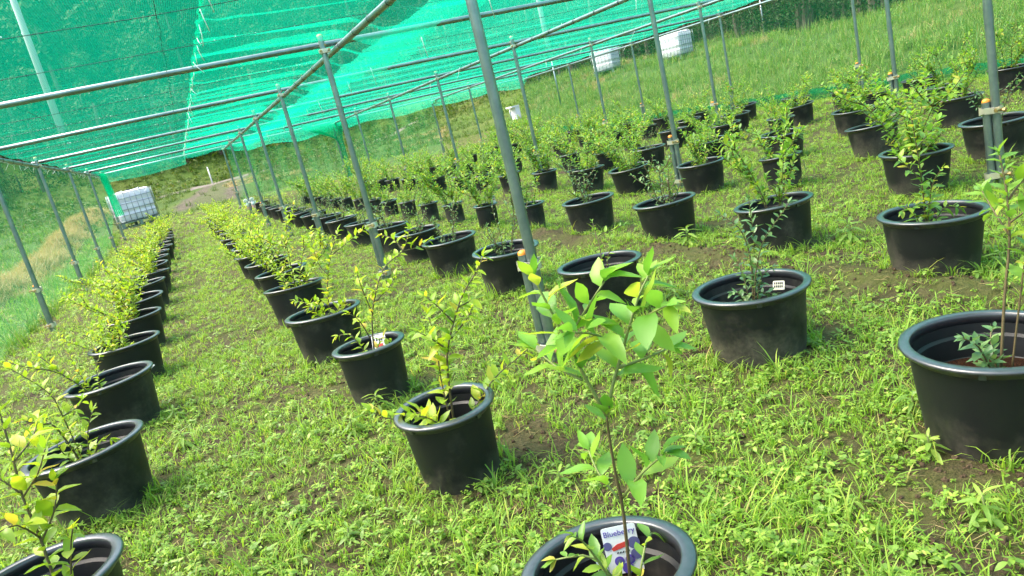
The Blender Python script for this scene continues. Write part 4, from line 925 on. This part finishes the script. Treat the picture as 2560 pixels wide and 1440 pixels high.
ROUGH = collection('rough', [tuft('r', 14, .18, .38, .010, .7, .06, .4, 'hill_grass'), tuft('r', 12, .22, .48, .010, 1.0, .07, .5, 'hill_grass'), herb('r', 16, .07, .22, 'hill_grass', .4), tuft('r', 14, .10, .22, .010, .8, .08, .3, 'hill_grass'), tuft('r', 16, .12, .30, .016, .9, .10, .4, 'far_grass'), herb('r', 22, .09, .30, 'far_grass', .5)])
pts = []
def rough(n, x0, x1, y0, y1, s0, s1, kk=(0, 1, 1, 2, 3), den=None):
    for _ in range(n):
        x, y = U(x0, x1), U(y0, y1)
        if 28.5 < y < 50 and -.9 < x-.1*(y-30) < 2.6 and random.random() < .93: continue
        if noise.noise(Vector((x*.35, y*.35, 4))) + U(-.3, .6) < -.1: continue
        pts.append(((x, y, gz(x, y)), (U(-.2, .2), U(-.2, .2), U(0, 6.28)), U(s0, s1), random.choice(kk)))
rough(5200, 12.4, 17, 4, 30, .6, 1.1); rough(4200, 15, 25, 6, 40, .7, 1.3); rough(1500, 12, 24, 3, 14, .7, 1.2)
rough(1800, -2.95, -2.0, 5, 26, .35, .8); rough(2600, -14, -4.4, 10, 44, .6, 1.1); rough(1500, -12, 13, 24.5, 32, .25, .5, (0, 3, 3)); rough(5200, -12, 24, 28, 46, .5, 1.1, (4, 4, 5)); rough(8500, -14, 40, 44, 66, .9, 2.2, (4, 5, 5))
scatter('bank_grass', pts, ROUGH, 'long rough grass on the banks round the net house', 'grass')
STRAW = collection('straw', [tuft('s', 16, .10, .28, .008, 1.3, .08, .7, 'straw'), tuft('s', 14, .06, .18, .008, 1.6, .1, .8, 'straw')])
pts = []
for _ in range(5200):
    y = U(6, 40); x = -3.62 + random.gauss(0, .30)
    pts.append(((x, y, gz(x, y)-.01), (U(-.4, .4), U(-.4, .4), U(0, 6.28)), U(.7, 1.2), random.randint(0, 1)))
for _ in range(900):
    x, y = U(14.5, 22), U(12, 34)
    if noise.noise(Vector((x*.3, y*.3, 9))) > .18: pts.append(((x, y, gz(x, y)), (U(-.3, .3), U(-.3, .3), U(0, 6)), U(.8, 1.5), 0))
for _ in range(2500):
    x, y = U(2, 16), U(32, 52)
    if noise.noise(Vector((x*.2, y*.2, 11))) > .25: pts.append(((x, y, gz(x, y)), (U(-.3, .3), U(-.3, .3), U(0, 6)), U(.8, 1.6), 1))
scatter('dry_grass', pts, STRAW, 'dry straw-coloured grass on the mown bank', 'grass')

def tree_mesh(h_, rx, n):
    b = MB(); b.tube([(0, 0, -.3), (.05, 0, h_*.4), (0, .05, h_*.8)], [.16, .11, .04], 6, 1)
    cl = [(Vector((U(-.6, .6)*rx, U(-.6, .6)*rx, h_*U(.10, .9))), U(.35, .6)*rx) for _ in range(12)]
    for _ in range(n):
        c, r_ = random.choice(cl); d = Vector((random.gauss(0, 1), random.gauss(0, 1), random.gauss(0, 1))).normalized()
        p = c + d*r_*U(.6, 1.05); nn = (d+Vector((U(-.6, .6), U(-.6, .6), U(.0, .9)))).normalized(); a = nn.orthogonal().normalized(); q = nn.cross(a); s = U(.10, .24)*h_/7
        t = U(0, 6); a, q = a*math.cos(t)+q*math.sin(t), q*math.cos(t)-a*math.sin(t)
        b.add([p-a*s, p-q*s*.6+nn*s*.1, p+a*s, p+q*s*.6+nn*s*.1], [(0, 1, 2, 3)], 0)
    return b.mesh('tree', [M['wood_leaf'], M['trunk']], False)
WOOD = collection('wood', [tree_mesh(7, 2.2, 1100), tree_mesh(8.5, 1.9, 1100), tree_mesh(6, 2.6, 1100), tree_mesh(2.2, 1.3, 700)])
pts = []
for _ in range(1900):
    x, y = U(-95, 120), U(30, 150)
    if (y > 66 or (x < -30 and y > 20) or x > 58) and noise.noise(Vector((x*.06, y*.06, 3))) > -.42:
        pts.append(((x, y, gz(x, y)), (0, 0, U(0, 6.28)), U(.7, 1.35), random.randint(0, 2)))
for _ in range(520):
    x, y = U(23.5, 44), U(16, 62)
    pts.append(((x, y, gz(x, y)), (0, 0, U(0, 6.28)), U(.5, 1.25), 3))
for _ in range(260):
    x, y = U(-16, 44), U(57, 68); pts.append(((x, y, gz(x, y)), (0, 0, U(0, 6.28)), U(.6, 1.3), 3))
for _ in range(1700):
    x, y = U(-60, 90), U(58, 135); pts.append(((x, y, gz(x, y)-.3), (0, 0, U(0, 6.28)), U(1.0, 2.4), 3))
for _ in range(120):
    x, y = U(-28, -9), U(24, 60); pts.append(((x, y, gz(x, y)), (0, 0, U(0, 6.28)), U(.4, .9), 3))
scatter('hillside_wood', pts, WOOD, 'dense wood of trees and scrub covering the hillsides behind', 'wood')
